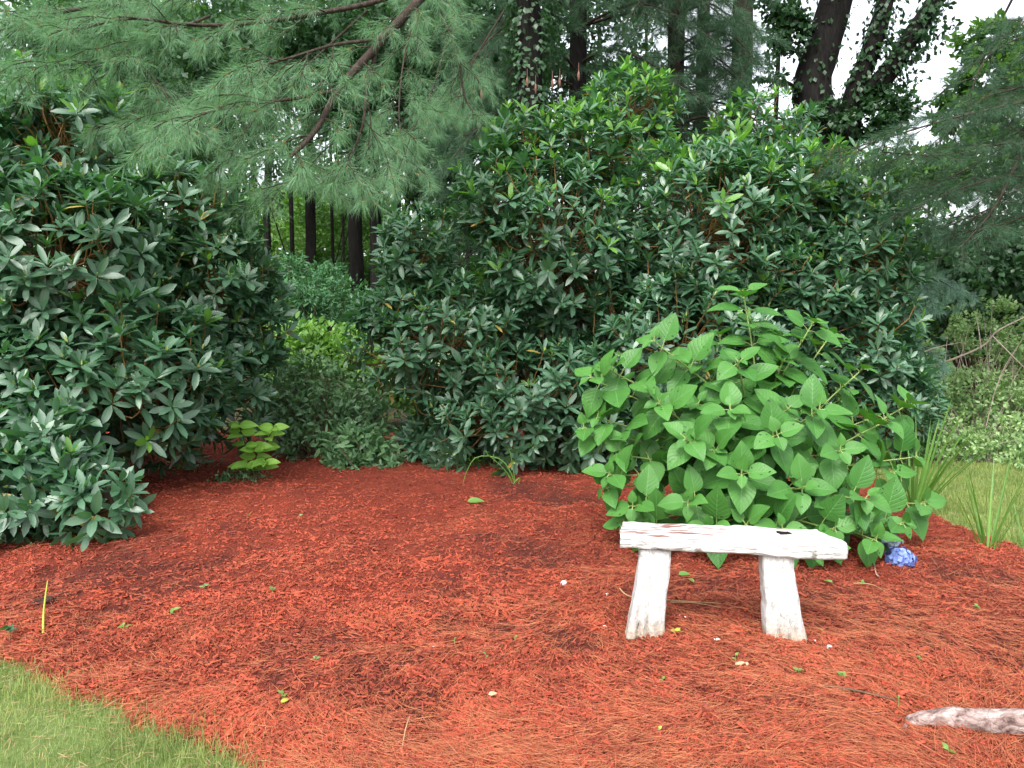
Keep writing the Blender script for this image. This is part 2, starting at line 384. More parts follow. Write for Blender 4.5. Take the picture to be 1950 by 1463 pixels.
# ------------------------------------------------------------------ bench
def bench():
    F = P(1391, 1068, 3.02); yaw = R(-4.5)
    # left end a little farther than the right end
    base = np.array([F[0], 3.09, 0.0]); base[2] = mz(base[0], base[1])
    t = empty('garden_bench', base, 'chunky white painted bench of rough weathered beam on two plank legs', 'bench')
    def paint(stretch):
        N = Nodes('weathered_white_paint'); co = N.coord('Object')
        st = N.n('ShaderNodeMapping'); st.inputs['Scale'].default_value = stretch; N.l(co, st.inputs[0])
        sep = N.n('ShaderNodeSeparateXYZ'); N.l(co, sep.inputs[0])
        g = N.noise(3.2, 5, .6, st.outputs[0], .3); fine = N.noise(30, 5, .6, co); pt = N.noise(11, 4, .6, co)
        col = N.mix(N.ramp(N.math('ADD', N.math('MULTIPLY', g, .6), N.math('MULTIPLY', fine, .4)), [(.38, (0, 0, 0)), (.56, (1, 1, 1))]), (.38, .375, .36), (.60, .595, .585))
        left = N.ramp(N.math('ADD', N.math('MULTIPLY', sep.outputs[0], -1.0), .45), [(.28, (0, 0, 0)), (.55, (1, 1, 1))])
        gn = N.n('ShaderNodeSeparateXYZ'); N.l(N.n('ShaderNodeNewGeometry').outputs['True Normal'], gn.inputs[0]); top = N.math('MULTIPLY', N.math('GREATER_THAN', gn.outputs[2], .55), N.math('GREATER_THAN', sep.outputs[2], .36))
        red = N.math('MULTIPLY', N.math('MULTIPLY', N.ramp(g, [(.50, (0, 0, 0)), (.565, (1, 1, 1))]), left), top)
        col = N.mix(N.math('MULTIPLY', red, .9), col, (.17, .05, .03))
        sp = N.ramp(pt, [(.60, (0, 0, 0)), (.67, (1, 1, 1))]); col = N.mix(N.math('MULTIPLY', sp, N.ramp(sep.outputs[2], [(.30, (.2, .2, .2)), (.335, (.9, .9, .9)), (.37, (.9, .9, .9)), (.39, (.1, .1, .1))])), col, N.mix(fine, (.09, .10, .085), (.22, .20, .15)))
        low = N.ramp(N.math('ADD', sep.outputs[2], N.math('MULTIPLY', N.math('SUBTRACT', pt, .5), .12)), [(.0, (1, 1, 1)), (.09, (0, 0, 0))])
        col = N.mix(N.math('MULTIPLY', low, .65), col, (.30, .22, .13))
        return N.done(N.bsdf(col, .75, .3, N.math('ADD', g, N.math('MULTIPLY', fine, .5)), .9, .02))
    m = paint((2.2, 16, 16)); m_leg = paint((13, 13, 1.6))
    hole_shade = leaf_mat('painted_hole_shade', (.012, .010, .009), (.02, .016, .014), .95, .05, 0)  # shade of the deep hole, painted as near-black colour on its faces
    ca, sa = math.cos(yaw), math.sin(yaw)
    def rot(v):
        v = np.asarray(v, float); return np.stack([v[..., 0]*ca - v[..., 1]*sa, v[..., 0]*sa + v[..., 1]*ca, v[..., 2]], -1) + base
    def slab(sec_x, sec, ends, amp, seed, axis, hole=None, frac=.0):
        """loft along an axis: sec_x stations, sec(i) -> closed loop of 2-D points"""
        rows = []
        for k, s in enumerate(sec_x): rows.append(sec(s))
        rows = np.array(rows)                                    # K, n, 3
        K, n, _ = rows.shape
        flat = rows.reshape(-1, 3).copy()
        for q in range(len(flat)):
            p = Vector(flat[q]) ; e = noise.noise_vector(p*7 + Vector((seed, 0, 0)))*amp + noise.noise_vector(p*26 + Vector((0, seed, 0)))*amp*.45
            flat[q] += np.array(e)
        rows = flat.reshape(K, n, 3)
        c0 = rows[0].mean(0); c1 = rows[-1].mean(0)
        rows = np.concatenate([(c0 + (rows[0]-c0)*.02)[None], (c0 + (rows[0]-c0)*.6)[None], rows, (c1 + (rows[-1]-c1)*.6)[None], (c1 + (rows[-1]-c1)*.02)[None]])
        K += 4
        i = np.arange(K-1)[:, None]*n; j = np.arange(n)[None]; j2 = (j+1) % n
        f = np.stack([i+j, i+j2, i+n+j2, i+n+j], -1)
        return rows, f
    # --- seat
    Ls = .420; y0, y1 = -.12, .10; zt = .405
    def ring(hy, hz, n=44, pw=7):
        a = np.linspace(0, 2*np.pi, 4000); c, s = np.cos(a), np.sin(a)
        yy, zz = np.sign(c)*np.abs(c)**(2/pw)*hy, np.sign(s)*np.abs(s)**(2/pw)*hz
        dd = np.concatenate([[0], np.cumsum(np.hypot(np.diff(yy), np.diff(zz)))]); w = np.linspace(0, dd[-1], n, endpoint=False)
        return np.interp(w, dd, yy), np.interp(w, dd, zz)
    def seat_sec(s):
        u = s/Ls
        y, z = ring((y1-y0)/2, .040, 72)
        front = smooth(0, 1, (-y/((y1-y0)/2)+1)/2)               # 1 at the front edge
        th = .034 + .002*math.sin(s*9) + .004*u
        z = z*(th/.040)
        x = np.full_like(y, s)
        # the right end runs on farther at the front than at the back, the left end is squarer
        x = x + max(0, u)**4*(.062*front - .036) + (-(max(0, -u)**6))*(.03*front - .005)
        return np.stack([x, y + (y0+y1)/2 + .008*math.sin(s*13+1), z + zt - th - .007*(u+.3)], -1)
    rows, f = slab(np.linspace(-Ls, Ls, 120), seat_sec, None, .008, 3.1, 0)
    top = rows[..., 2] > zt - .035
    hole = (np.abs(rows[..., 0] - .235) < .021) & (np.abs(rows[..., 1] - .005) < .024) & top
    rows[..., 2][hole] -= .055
    mb = MB(); f = f.reshape(-1, 4); mb.add(rot(rows.reshape(-1, 3)), f); mb.m[0] = hole.ravel()[f].any(1).astype(int); seat = mb.build('seat', [m, hole_shade], t)
    # --- legs, flaring outwards to the ground
    for xt, xb, wt, wb, yy, sd_ in ((-.296, -.336, .122, .157, -.055, 1.0), (.186, .232, .122, .160, -.055, 5.0)):
        def leg_sec(z, xt=xt, xb=xb, wt=wt, wb=wb):
            k = (zt - .068 - z)/(zt - .068 + .03); k = max(0, min(1, k))
            x, y = ring((wt + (wb-wt)*k**1.5)/2, .045, 40, 9)
            return np.stack([x + xt + (xb-xt)*(k**1.15), y + yy - .01*k, np.full_like(x, z)], -1)
        rows, f = slab(np.linspace(-.03, zt - .066, 46), leg_sec, None, .007, sd_, 2)
        # splits in the end grain near the ground
        xr = rows[..., 0]; zr = rows[..., 2]; fr = rows[..., 1] < yy - .03
        for xs in (xb - .028, xb + .01):
            g_ = np.clip(1 - np.abs(xr - xs)/.010, 0, 1)*np.clip((.13 - zr)/.13, 0, 1)*fr
            rows[..., 1] += g_*.035
        mb = MB(); mb.add(rot(rows.reshape(-1, 3)), f.reshape(-1, 4)); mb.build('leg', m_leg, t)
bench()

# ------------------------------------------------------------------ rhododendrons
def lobe(px, py, D, rx, ry, rd=None):
    c = P(px, py, D); return (c, np.array([rx*D/FOC, (rd if rd else (rx+ry)*.5*D/FOC), ry*D/FOC]))
def whorls(mb, pos, axis, nl, L, ratio=.315, fresh=None, spread=1.0):
    n = len(pos); wsc = rng.uniform(.72, 1.18, n); axis = unit(axis); u = perp(axis); w = np.cross(axis, u)
    for k in range(nl):
        keep = rng.random(n) < (1.0 if k < nl-3 else .75)
        ph = k*2.39996 + rng.normal(0, .25, n) ; e = R(66) - (k/(nl-1.0))**.85*R(70)*spread + rng.normal(0, .16, n)
        rad = np.cos(ph)[:, None]*u + np.sin(ph)[:, None]*w
        d = np.cos(e)[:, None]*rad + np.sin(e)[:, None]*axis - np.array([0, 0, .06])*(k/nl)
        nr = np.cos(e)[:, None]*axis - np.sin(e)[:, None]*rad
        ln = L*wsc*rng.uniform(.78, 1.1, n)*(.72 + .28*min(1, k/3.0))
        p = pos + axis*(.02*(nl-k)/nl - .035*k/nl)[..., None] if False else pos + axis*(.03 - .06*k/nl)
        mi = np.where((rng.random(n) < .012) & (k > nl//2), 3, 0)
        if fresh is not None and k < 4: mi = fresh.astype(int)
        for q in (0, 1, 3):
            s = keep & (mi == q)
            if s.any():
                leaves(mb, p[s] + rad[s]*.008, d[s], nr[s], ln[s], ln[s]*ratio*rng.uniform(.85, 1.15, s.sum()), rng.uniform(.0, .2, s.sum()),
                       rng.uniform(.03, .2, s.sum()), 4, 2, 'ellipse', np.clip(rng.beta(2, 2, s.sum()), 0, 1), q)
def rhododendron(name, base, lobes, dens, L, label, group, fresh_z=2.2, stems=8, nl=10):
    t = empty(name, base, label, 'shrub', group); small = len(lobes) < 8
    pos = []; nor = []; dep = []; scl = []; cen = []
    for c, r in lobes:
        area = 4*np.pi*((r[0]*r[1])**1.6/3 + (r[0]*r[2])**1.6/3 + (r[1]*r[2])**1.6/3)**(1/1.6)
        n = int(area*dens); d = rand_dirs(n*2); keep = rng.random(len(d)) < np.where(d[:, 1] > .35, .35, 1); d = d[keep][:n]
        q = np.where(rng.random(len(d)) < .62, rng.uniform(.86, 1.08, len(d)), rng.uniform(.55, .88, len(d)))
        bump = 1 + .22*np.array([noise.noise(Vector(c + x*r)*1.9) for x in d])
        pos.append(c + d*r*(q*bump)[:, None]); nor.append(unit(d/r)); dep.append(q); scl.append(np.full(len(d), min(1, np.mean(r)/.65))); cen.append(np.tile(c, (len(d), 1)))
    pos = np.vstack(pos); nor = np.vstack(nor)
    inner = np.zeros(len(pos), bool)
    for c, r in lobes: inner |= (((pos-c)/r)**2).sum(1) < .50**2
    ok = ~inner & (pos[:, 2] > .05); pos, nor = pos[ok], nor[ok]; scl = np.concatenate(scl)[ok]; cen = np.vstack(cen)[ok]
    axis = unit(nor*.55 + np.array([0, 0, .72]) + rng.normal(0, .22, pos.shape))
    low = pos[:, 2] < .5; axis[low] = unit(nor[low]*.9 + np.array([0, 0, .3]))
    mb = MB(); fresh = (rng.random(len(pos)) < np.clip((pos[:, 2]-fresh_z)*.6 + .25*(pos[:, 0] > 2.6), 0.03, .7))
    whorls(mb, pos, axis, nl, L, fresh=fresh)
    bd = rng.random(len(pos)) < .55
    leaves(mb, pos[bd] + axis[bd]*.02, axis[bd], perp(axis[bd]), .045, .018, 0, .5, 3, 2, 'lance', None, 2)
    mb.build('foliage', [M['rhodo'], M['rhodo_new'], M['bud'], M['rhodo_old']], t)
    br = MB(); wood = MB()
    base = np.array(base)
    pick = rng.random(len(pos)) < .32
    for p, a, nn, q, cc in zip(pos[pick], axis[pick], nor[pick], scl[pick], cen[pick]):
        e = p - a*rng.uniform(.12, .22)*q; e2 = e - unit(nn + a*.6 + rng.normal(0, .3, 3))*rng.uniform(.15, .35)*q*q
        br.tube([p + a*.01, (p+e)/2 + rng.normal(0, .006, 3), e, e2] + [base if small else cc], [.0035, .0045, .0055, .007] + [.008], 4, rng.random())
    br.build('twigs', M['twig_orange'], t)
    for c, r in lobes:
        for _ in range(max(2, stems//3)):
            b = base + np.array([rng.normal(0, .22), rng.normal(.1, .15), -.05]); e = c + rng.normal(0, .35, 3)*r
            m1 = b*.6 + e*.4 + rng.normal(0, .12, 3) + np.array([0, 0, .1]); m2 = b*.25 + e*.75 + rng.normal(0, .1, 3)
            wood.tube(smooth_path([b, m1, m2, e]), np.linspace(.035, .010, 13), 6, rng.random()*.6)
    wood.build('branches', M['twig_brown'], t)
    return t
def smooth_path(pts, n=13):
    pts = np.asarray(pts, float); k = len(pts); t = np.linspace(0, k-1, n); out = []
    for a in t:
        i = min(int(a), k-2); f = a - i
        p0 = pts[max(i-1, 0)]; p1 = pts[i]; p2 = pts[i+1]; p3 = pts[min(i+2, k-1)]
        out.append(.5*((2*p1) + (-p0+p2)*f + (2*p0-5*p1+4*p2-p3)*f*f + (-p0+3*p1-3*p2+p3)*f**3))
    return np.array(out)

rhododendron('rhododendron', G(1180, 880), [
    lobe(1050, 460, 7.2, 150, 170), lobe(1110, 290, 7.3, 105, 75), lobe(790, 480, 7.0, 70, 85), lobe(740, 600, 6.9, 70, 45), lobe(840, 640, 7.0, 160, 110),
    lobe(990, 770, 7.0, 190, 145), lobe(1330, 460, 7.4, 180, 190), lobe(1480, 390, 7.5, 140, 110), lobe(1610, 480, 7.5, 115, 150),
    lobe(1620, 660, 7.4, 100, 150), lobe(1290, 690, 7.0, 190, 180), lobe(1130, 820, 6.9, 140, 110), lobe(1200, 215, 8.0, 90, 70),
    lobe(1450, 260, 8.0, 90, 70), lobe(850, 840, 7.3, 90, 70), lobe(1690, 770, 7.2, 80, 110), lobe(1490, 590, 7.4, 130, 120), lobe(1450, 750, 7.2, 120, 110), lobe(945, 390, 7.1, 70, 90), lobe(1000, 270, 7.3, 60, 60)],
    60, .138, 'broad glossy rhododendron filling the middle behind the bench and hydrangea', 'rhododendrons')
rhododendron('rhododendron', G(180, 880), [
    lobe(120, 310, 6.6, 165, 150), lobe(110, 520, 5.9, 230, 190), lobe(330, 420, 6.6, 130, 110), lobe(415, 560, 6.6, 105, 130), lobe(490, 620, 6.7, 70, 80),
    lobe(200, 720, 5.7, 230, 150), lobe(420, 720, 6.5, 90, 110), lobe(-160, 520, 5.6, 230, 330), lobe(75, 215, 6.9, 140, 85),
    lobe(320, 800, 6.3, 100, 75), lobe(-110, 800, 5.2, 170, 190)],
    52, .156, 'tall dark rhododendron under the overhanging pine boughs at the edge of the bed', 'rhododendrons', 2.6)
rhododendron('rhododendron', G(120, 1010), [
    lobe(110, 910, 4.65, 100, 85), lobe(190, 960, 4.5, 80, 55), lobe(30, 960, 4.5, 90, 65), lobe(105, 850, 4.7, 45, 50), lobe(-60, 920, 4.5, 90, 100)],
    50, .16, 'knee high young rhododendron spreading over the mulch before a taller one', 'rhododendrons', 3, 4, 9)

# ------------------------------------------------------------------ hydrangea
def hydrangea():
    base = G(1430, 1020)
    t = empty('hydrangea', base, 'leafy green hydrangea with one low blue bloom growing behind the white bench', 'hydrangea')
    lf = MB(); st = MB()
    tips = [(1415, 555, 4.9), (1548, 615, 4.75), (1245, 650, 4.6), (1163, 705, 4.55), (1138, 795, 4.5), (1305, 838, 4.15), (1405, 690, 4.5), (1330, 690, 4.7),
            (1560, 780, 4.15), (1412, 905, 4.0), (1648, 950, 3.95), (1690, 800, 4.45), (1205, 965, 4.2), (1180, 865, 4.4), (1640, 705, 4.7), (1745, 870, 4.4),
            (1490, 690, 4.7), (1480, 830, 4.1), (1255, 770, 4.4), (1390, 780, 4.3), (1310, 960, 4.05), (1530, 930, 4.0), (1730, 770, 4.8), (1600, 860, 4.1),
            (1590, 1010, 3.95), (1490, 1010, 3.95), (1230, 1010, 4.2), (1680, 1010, 4.1), (1420, 1000, 4.0), (1350, 1010, 4.0), (1580, 640, 5.0), (1480, 640, 5.0), (1700, 900, 4.3),
            (1310, 760, 4.9), (1600, 760, 4.9), (1460, 760, 4.9), (1240, 860, 4.7), (1690, 860, 4.8), (1550, 1050, 3.9), (1760, 960, 4.3), (1370, 640, 4.95), (1520, 720, 4.8), (1440, 620, 5.0), (1290, 690, 4.85), (1650, 800, 4.6), (1360, 860, 4.2), (1500, 780, 4.4), (1150, 930, 4.35), (1330, 770, 4.5), (1668, 1030, 3.9), (1720, 1000, 4.05), (1112, 815, 4.5), (1125, 720, 4.5), (1160, 905, 4.3), (1190, 1000, 4.25)]
    def pair(p, ax, side, size, droop, rnd):
        for s in (1, -1):
            out = unit(side*s); d = unit(out*1.0 + ax*.30 + np.array([0, -.25, .02])*1.0 + rng.normal(0, .18, 3))
            pet = size*rng.uniform(.12, .26); q = p + d*pet + np.array([0, 0, .01])
            st.tube([p, (p+q)/2 + np.array([0, 0, .004]), q + d*.01], [.004, .0032, .0026], 5, .8)
            rad = unit((p - base)*np.array([1, 1, .35]) + np.array([0, -.25, 0])); up = unit(np.array([0, -.42, .85]) + rad*.26 + ax*.12 + rng.normal(0, .15, 3))
            dd = unit(d + np.array([0, 0, -droop]))
            ln = size*rng.uniform(.85, 1.12)
            leaves(lf, [q], [dd], [up], ln, ln*rng.uniform(.70, .84), rng.uniform(.06, .26), rng.uniform(.05, .15), 14, 8, 'ovate', [rnd*.6 + .4*rng.random()], 0, .012)
    for px, py, D in tips:
        tip = P(px, py, D); b = base + np.array([rng.normal(0, .10), rng.normal(-.02, .10), -.02])
        v = tip - b; mid = b + v*.5 + np.array([-v[0]*.16, -v[1]*.16, .10*np.linalg.norm(v)])
        path = smooth_path([b, mid, tip], 24); ln = np.linalg.norm(np.diff(path, axis=0), axis=1).sum()
        st.tube(path, np.linspace(.0095, .0045, 24), 6, rng.random()*.7)
        s = 0.0; k = 0; hd = rng.random()*3
        while s < ln*.72 and k < 7:
            f = 1 - s/ln; i = min(int(f*23), 22); p = path[i] + (path[i+1]-path[i])*(f*23-i); ax = unit(path[i+1]-path[i])
            u = unit(np.cross(ax, [math.sin(hd), math.cos(hd), .1])); sd_ = u if k % 2 == 0 else np.cross(ax, u)
            size = (.085, .15, .195, .21, .21, .205, .20)[k]
            pair(p, ax if k < 2 else ax*.6, sd_, size, (-.05, .0, .08, .14, .18, .2, .2)[k], .75 if k < 2 else rng.random()*.7)
            s += (.03, .085, .12, .13, .14, .15, .15)[k]; k += 1
    lf.build('foliage', M['hyd'], t); st.build('stems', M['stem_green'], t)
    # blooms: many four petalled florets over a dome
    for px, py, D, r, mat, n, lab in ((1714, 1062, 3.98,   .060, 'petal', 210, 'rounded blue flower head'), (1698, 1030, 4.02, .040, 'petal_pale', 100, 'small faded grey blue flower head')):
        c = P(px, py, D); d = rand_dirs(n); q = c + d*r*np.array([1.15, .95, .85])*(1 + .1*np.sin(d[:, :1]*9 + d[:, 2:]*7))*rng.uniform(.82, 1.15, (n, 1)); mb = MB(); rnd0 = rng.random(n)
        u = perp(d); w = np.cross(d, u)
        leaves(mb, c + d*r*.72, unit(u + d*.1), d, .03, .03, .1, .05, 2, 2, 'ellipse', rnd0*.3); leaves(mb, c + d*r*.66, unit(w - u), d, .03, .03, .1, .05, 2, 2, 'ellipse', rnd0*.2)
        for k in range(4):
            a = k*math.pi/2; pd = u*math.cos(a) + w*math.sin(a)
            leaves(mb, q, pd*.9 + d*.25, d - pd*.2, .0145, .0145, .1, .05, 2, 2, 'ellipse', np.clip(rnd0 + rng.normal(0, .12, n), 0, 1))
        sm = MB(); sm.tube([c, c*.5 + (base + np.array([.1, 0, .3]))*.5, base], [.005, .006, .008], 5, .5); sm.build('flower_stem', M['stem_green'], t)
        o = mb.build('flower_head', M[mat], t); o['label'] = lab
hydrangea()

# ------------------------------------------------------------------ generic shrubs and woodland crowns
def leaf_cloud(mb, blobs, n, size, ratio=.6, shape='lance', clump=30, cr=.28, up=.5, nt=2, mi=0, out=.5, hollow=.55):
    """leaves grouped in clumps over ellipsoidal blobs (centre, radii)"""
    vol = np.array([np.prod(r)**(2/3) for c, r in blobs]); cnt = (n*vol/vol.sum()).astype(int)
    for (c, r), k in zip(blobs, cnt):
        m = max(3, k//clump); d = rand_dirs(m); q = rng.uniform(hollow, 1.0, (m, 1)); cc = c + d*r*q
        idx = rng.integers(0, m, k); sc = cr*np.mean(r)
        p = cc[idx] + rng.normal(0, 1, (k, 3))*sc*np.array([.6, .6, .38])
        o = unit(d[idx]*out + rng.normal(0, .6, (k, 3))); nr = unit(np.array([0, 0, up]) + d[idx]*.4 + rng.normal(0, .45, (k, 3)))
        rv = np.clip(.5 + .35*rng.normal(size=m)[idx] + .2*rng.normal(size=k), 0, 1)
        ln = size*rng.uniform(.6, 1.25, k)
        ok = p[:, 2] > .02
        leaves(mb, p[ok], o[ok], nr[ok], ln[ok], ln[ok]*ratio, rng.uniform(0, .25, ok.sum()), .1, nt, 2 if nt > 2 else 1, shape, rv[ok], mi)
def blob(px, py, D, rx, ry, rd=None): return lobe(px, py, D, rx, ry, rd)
def shrub(name, base, blobs, n, size, mat, label, cat='shrub', group=None, ratio=.42, nstem=14, stem='twig_brown', sr=.006, clump=14, cr=.3, hollow=.4, shape='lance', nt=3):
    t = empty(name, base, label, cat, group); mb = MB(); leaf_cloud(mb, blobs, n, size, ratio, shape, clump, cr, nt=nt, hollow=hollow)
    mb.build('foliage', M[mat], t); sm = MB(); base = np.array(base)
    for c, r in blobs:
        for _ in range(nstem):
            b = base + np.array([rng.normal(0, .12), rng.normal(0, .12), -.04]); e = c + rand_dirs(1)[0]*r*rng.uniform(.5, 1.0)
            m1 = b*.5 + e*.5 + rng.normal(0, .08, 3)
            sm.tube(smooth_path([b, m1, e], 8), np.linspace(sr, sr*.35, 8), 4, rng.random())
    sm.build('stems', M[stem], t); return t

# low planting between the rhododendrons
shrub('azalea', G(610, 890), [blob(610, 800, 7.6, 110, 70), blob(560, 740, 7.9, 90, 60), blob(690, 780, 7.7, 70, 70), blob(590, 860, 7.2, 70, 45), blob(600, 720, 8.0, 90, 40), blob(520, 780, 7.6, 60, 50)], 6500, .075, 'azalea',
      'twiggy azalea with small dark leaves and reddish stems between two rhododendrons', group='azaleas', nstem=26, stem='twig_brown')
shrub('azalea', G(690, 915), [blob(690, 850, 6.9, 70, 50), blob(670, 895, 6.7, 50, 32), blob(740, 880, 6.8, 45, 32)], 2200, .085, 'azalea',
      'compact azalea with narrow grey green leaves at the back edge of the mulch', group='azaleas')
shrub('groundcover_shrub', G(460, 940), [blob(460, 918, 6.15, 50, 26), blob(425, 930, 6.1, 35, 14), blob(500, 925, 6.2, 30, 18)], 1700, .036, 'azalea',
      'low dark mound of tiny leaves around the foot of the lime green sapling', clump=8, hollow=.6)
def sapling():
    base = G(485, 925); t = empty('sapling', base, 'knee high sapling with lime green leaves in front of dark bushes', 'sapling'); lf = MB(); st = MB()
    for tipx, tipy in ((455, 810), (520, 815), (490, 850), (505, 880), (470, 885)):
        e = P(tipx, tipy, 6.1); path = smooth_path([base, base*.45 + e*.55 + np.array([0, 0, .05]), e], 12); st.tube(path, np.linspace(.006, .003, 12), 5, .3)
        for k, f in enumerate((1, .93, .84, .74, .62)):
            p = path[int(f*11)]
            for s in range(3 if k == 0 else 2):
                a = s*math.pi*(2/3 if k == 0 else 1) + k*1.4 + rng.random(); d = np.array([math.cos(a), math.sin(a)*.7 - .2, .1])
                ln = rng.uniform(.12, .17); leaves(lf, [p], [d], [[rng.normal(0, .3), -.9 + rng.normal(0, .25), .8]], ln, ln*.55, .2, .1, 6, 4, 'ovate')
    lf.build('foliage', M['lime'], t); st.build('stems', M['twig_brown'], t)
sapling()
def creeper(px, py, n, r, size, mat, label, name='creeper', cat='creeper'):
    base = G(px, py); t = empty(name, base, label, cat); lf = MB(); st = MB()
    for k in range(n):
        a = rng.random()*6.28; q = base + np.array([math.cos(a)*r*rng.random(), math.sin(a)*r*.6*rng.random(), 0]); q[2] = mz(q[0], q[1]) + .03 + rng.random()*.05
        st.tube([base - [0, 0, .01], base*.4 + q*.6 + [0, 0, .01], q], [.002, .002, .0015], 4, .4)
        b = rng.random()*6.28; ln = size*rng.uniform(.7, 1.2); leaves(lf, [q], [[math.cos(b), math.sin(b), .1]], [[0, -.4, 1]], ln, ln*.85, .15, .1, 4, 2, 'ovate')
    lf.build('foliage', M[mat], t); st.build('stems', M['stem_green'], t)
creeper(375, 915, 26, .3, .07, 'azalea', 'sparse dark creeper hugging the mulch beside the tiny leaved mound')
creeper(905, 912, 16, .10, .035, 'lime', 'small round leaved weed at the foot of the middle rhododendron', 'weed', 'weed')
creeper(795, 895, 14, .12, .06, 'azalea', 'little three leaved vine at the dark back edge of the bed', 'vine_seedling', 'vine')

# undergrowth in the gap, beyond the bed
shrub('hemlock_bush', P(600, 640, 12.0)*[1, 1, 0], [blob(600, 570, 12, 90, 60), blob(540, 600, 12, 70, 70), blob(660, 590, 12.5, 70, 55), blob(480, 560, 12.5, 80, 90), blob(700, 640, 12.5, 60, 60), blob(620, 520, 13, 40, 30), blob(560, 520, 12.6, 35, 45)], 12000, .10, 'fern',
      'feathery dark green bush at the entrance to the woods', 'bush', ratio=.3, nstem=10, sr=.012)
shrub('undergrowth_bush', P(600, 720, 10.3)*[1, 1, 0], [blob(590, 665, 10.0, 95, 50), blob(690, 675, 10.0, 80, 50), blob(530, 690, 10.5, 45, 40), blob(760, 720, 10.4, 70, 60)], 6500, .11, 'bright',
      'bright yellow green leafy bush in the light between the two big shrubs', 'bush', ratio=.55, nstem=8)
shrub('undergrowth_bush', P(900, 750, 10)*[1, 1, 0], [blob(870, 740, 9.8, 90, 70), blob(960, 680, 10.5, 110, 70)], 3600, .11, 'pale',
      'pale leafy bush glimpsed through the middle rhododendron', 'bush', ratio=.5, nstem=12)

# ------------------------------------------------------------------ strap leaved plants
def blades(name, base, n, h, spread, w, mat, label, cat, lean=0.0, arch=.25, seed=0):
    rg = np.random.default_rng(seed); mb = MB(); base = np.array(base)
    for k in range(n):
        a = rg.random()*6.28; out = np.array([math.cos(a), math.sin(a), 0]); tl = rg.uniform(.05, 1)*spread
        d = unit(np.array([0, 0, 1]) + out*tl + np.array([lean, 0, 0])); p = base + out*rg.uniform(0, .04); ln = h*rg.uniform(.55, 1.05)
        leaves(mb, [p - [0, 0, .02]], [d], [unit(-out + np.array([0, 0, tl]))*[1, 1, 1]], ln, w, -rg.uniform(-.1, arch)*-1 if False else rg.uniform(-.02, arch), .25, 9, 2, 'blade', [rg.random()])
    o = mb.build(name, M[mat], None); return tag(o, label, cat)
b = G(1880, 1072); b[2] = mz(b[0], b[1]); blades('iris', b, 15, .62, .55, .020, 'blade', 'clump of upright sword shaped iris leaves at the edge of the far lawn', 'iris', .08, .15, 4)
b = G(1740, 990); b[2] = mz(b[0], b[1]); blades('iris', b, 30, .95, .75, .024, 'blade', 'taller dark iris leaves poking out behind the hydrangea', 'iris', .25, .2, 8)
b = G(1960, 1045); b[2] = mz(b[0], b[1]); blades('iris', b, 9, .45, .7, .018, 'blade', 'iris fan cut off by the photo edge beside the lawn', 'iris', -.1, .2, 5)
def arching():
    mb = MB(); b = G(990, 945); b[2] = mz(b[0], b[1])
    for pts in (((990, 945), (960, 880), (910, 870), (888, 900), (878, 938)), ((985, 945), (965, 900), (925, 862), (930, 862)), ((980, 945), (990, 910), (970, 930), (948, 950)), ((985, 945), (975, 880), (968, 850))):
        p = smooth_path([P(x, y, b[1] - .02*i) for i, (x, y) in enumerate(pts)], 14); mb.tube(p, np.linspace(.007, .002, 14), 4, rng.random())
    tag(mb.build('grass_tuft', M['blade']), 'few long arching grass blades at the foot of the middle rhododendron', 'grass tuft')
arching()

# ------------------------------------------------------------------ pines
BUDS = [False]
def needle_brush(mb, path, n_per, L, w, start=.25, term=26, mi=0, bias=0.0):
    path = np.asarray(path)
    if BUDS[0] and rng.random() < .55:
        e = np.repeat(path[-1:], 5, 0); d = unit(path[-1:]-path[-2:-1] + rng.normal(0, .7, (5, 3))); leaves(mb, e, d, perp(d), rng.uniform(.012, .024, 5), .006, 0, .3, 2, 2, 'lance', None, 1)
    seg = np.linalg.norm(np.diff(path, axis=0), axis=1).sum()
    m = max(4, int(seg/.03*n_per)); f = rng.uniform(start, 1, m)*(len(path)-1.001); i = f.astype(int); fr = (f-i)[:, None]
    p = path[i]*(1-fr) + path[i+1]*fr; tg = unit(path[i+1]-path[i])
    p = np.vstack([p, np.repeat(path[-1:], term, 0)]); tg = np.vstack([tg, np.repeat(unit(path[-1:]-path[-2:-1]), term, 0)])
    n = len(p); d = unit(tg*rng.uniform(.55, 1.1, (n, 1)) + perp(tg)*rng.uniform(.35, .95, (n, 1)) + np.array([0, 0, -.12]))
    leaves(mb, p, d, perp(d), L*rng.uniform(.7, 1.15, n), w, rng.uniform(-.05, .22, n), 0, 2, 1, 'blade', np.clip(rng.beta(2, 2, n)*.8 + .2*rng.random() + bias, 0, 1), mi)
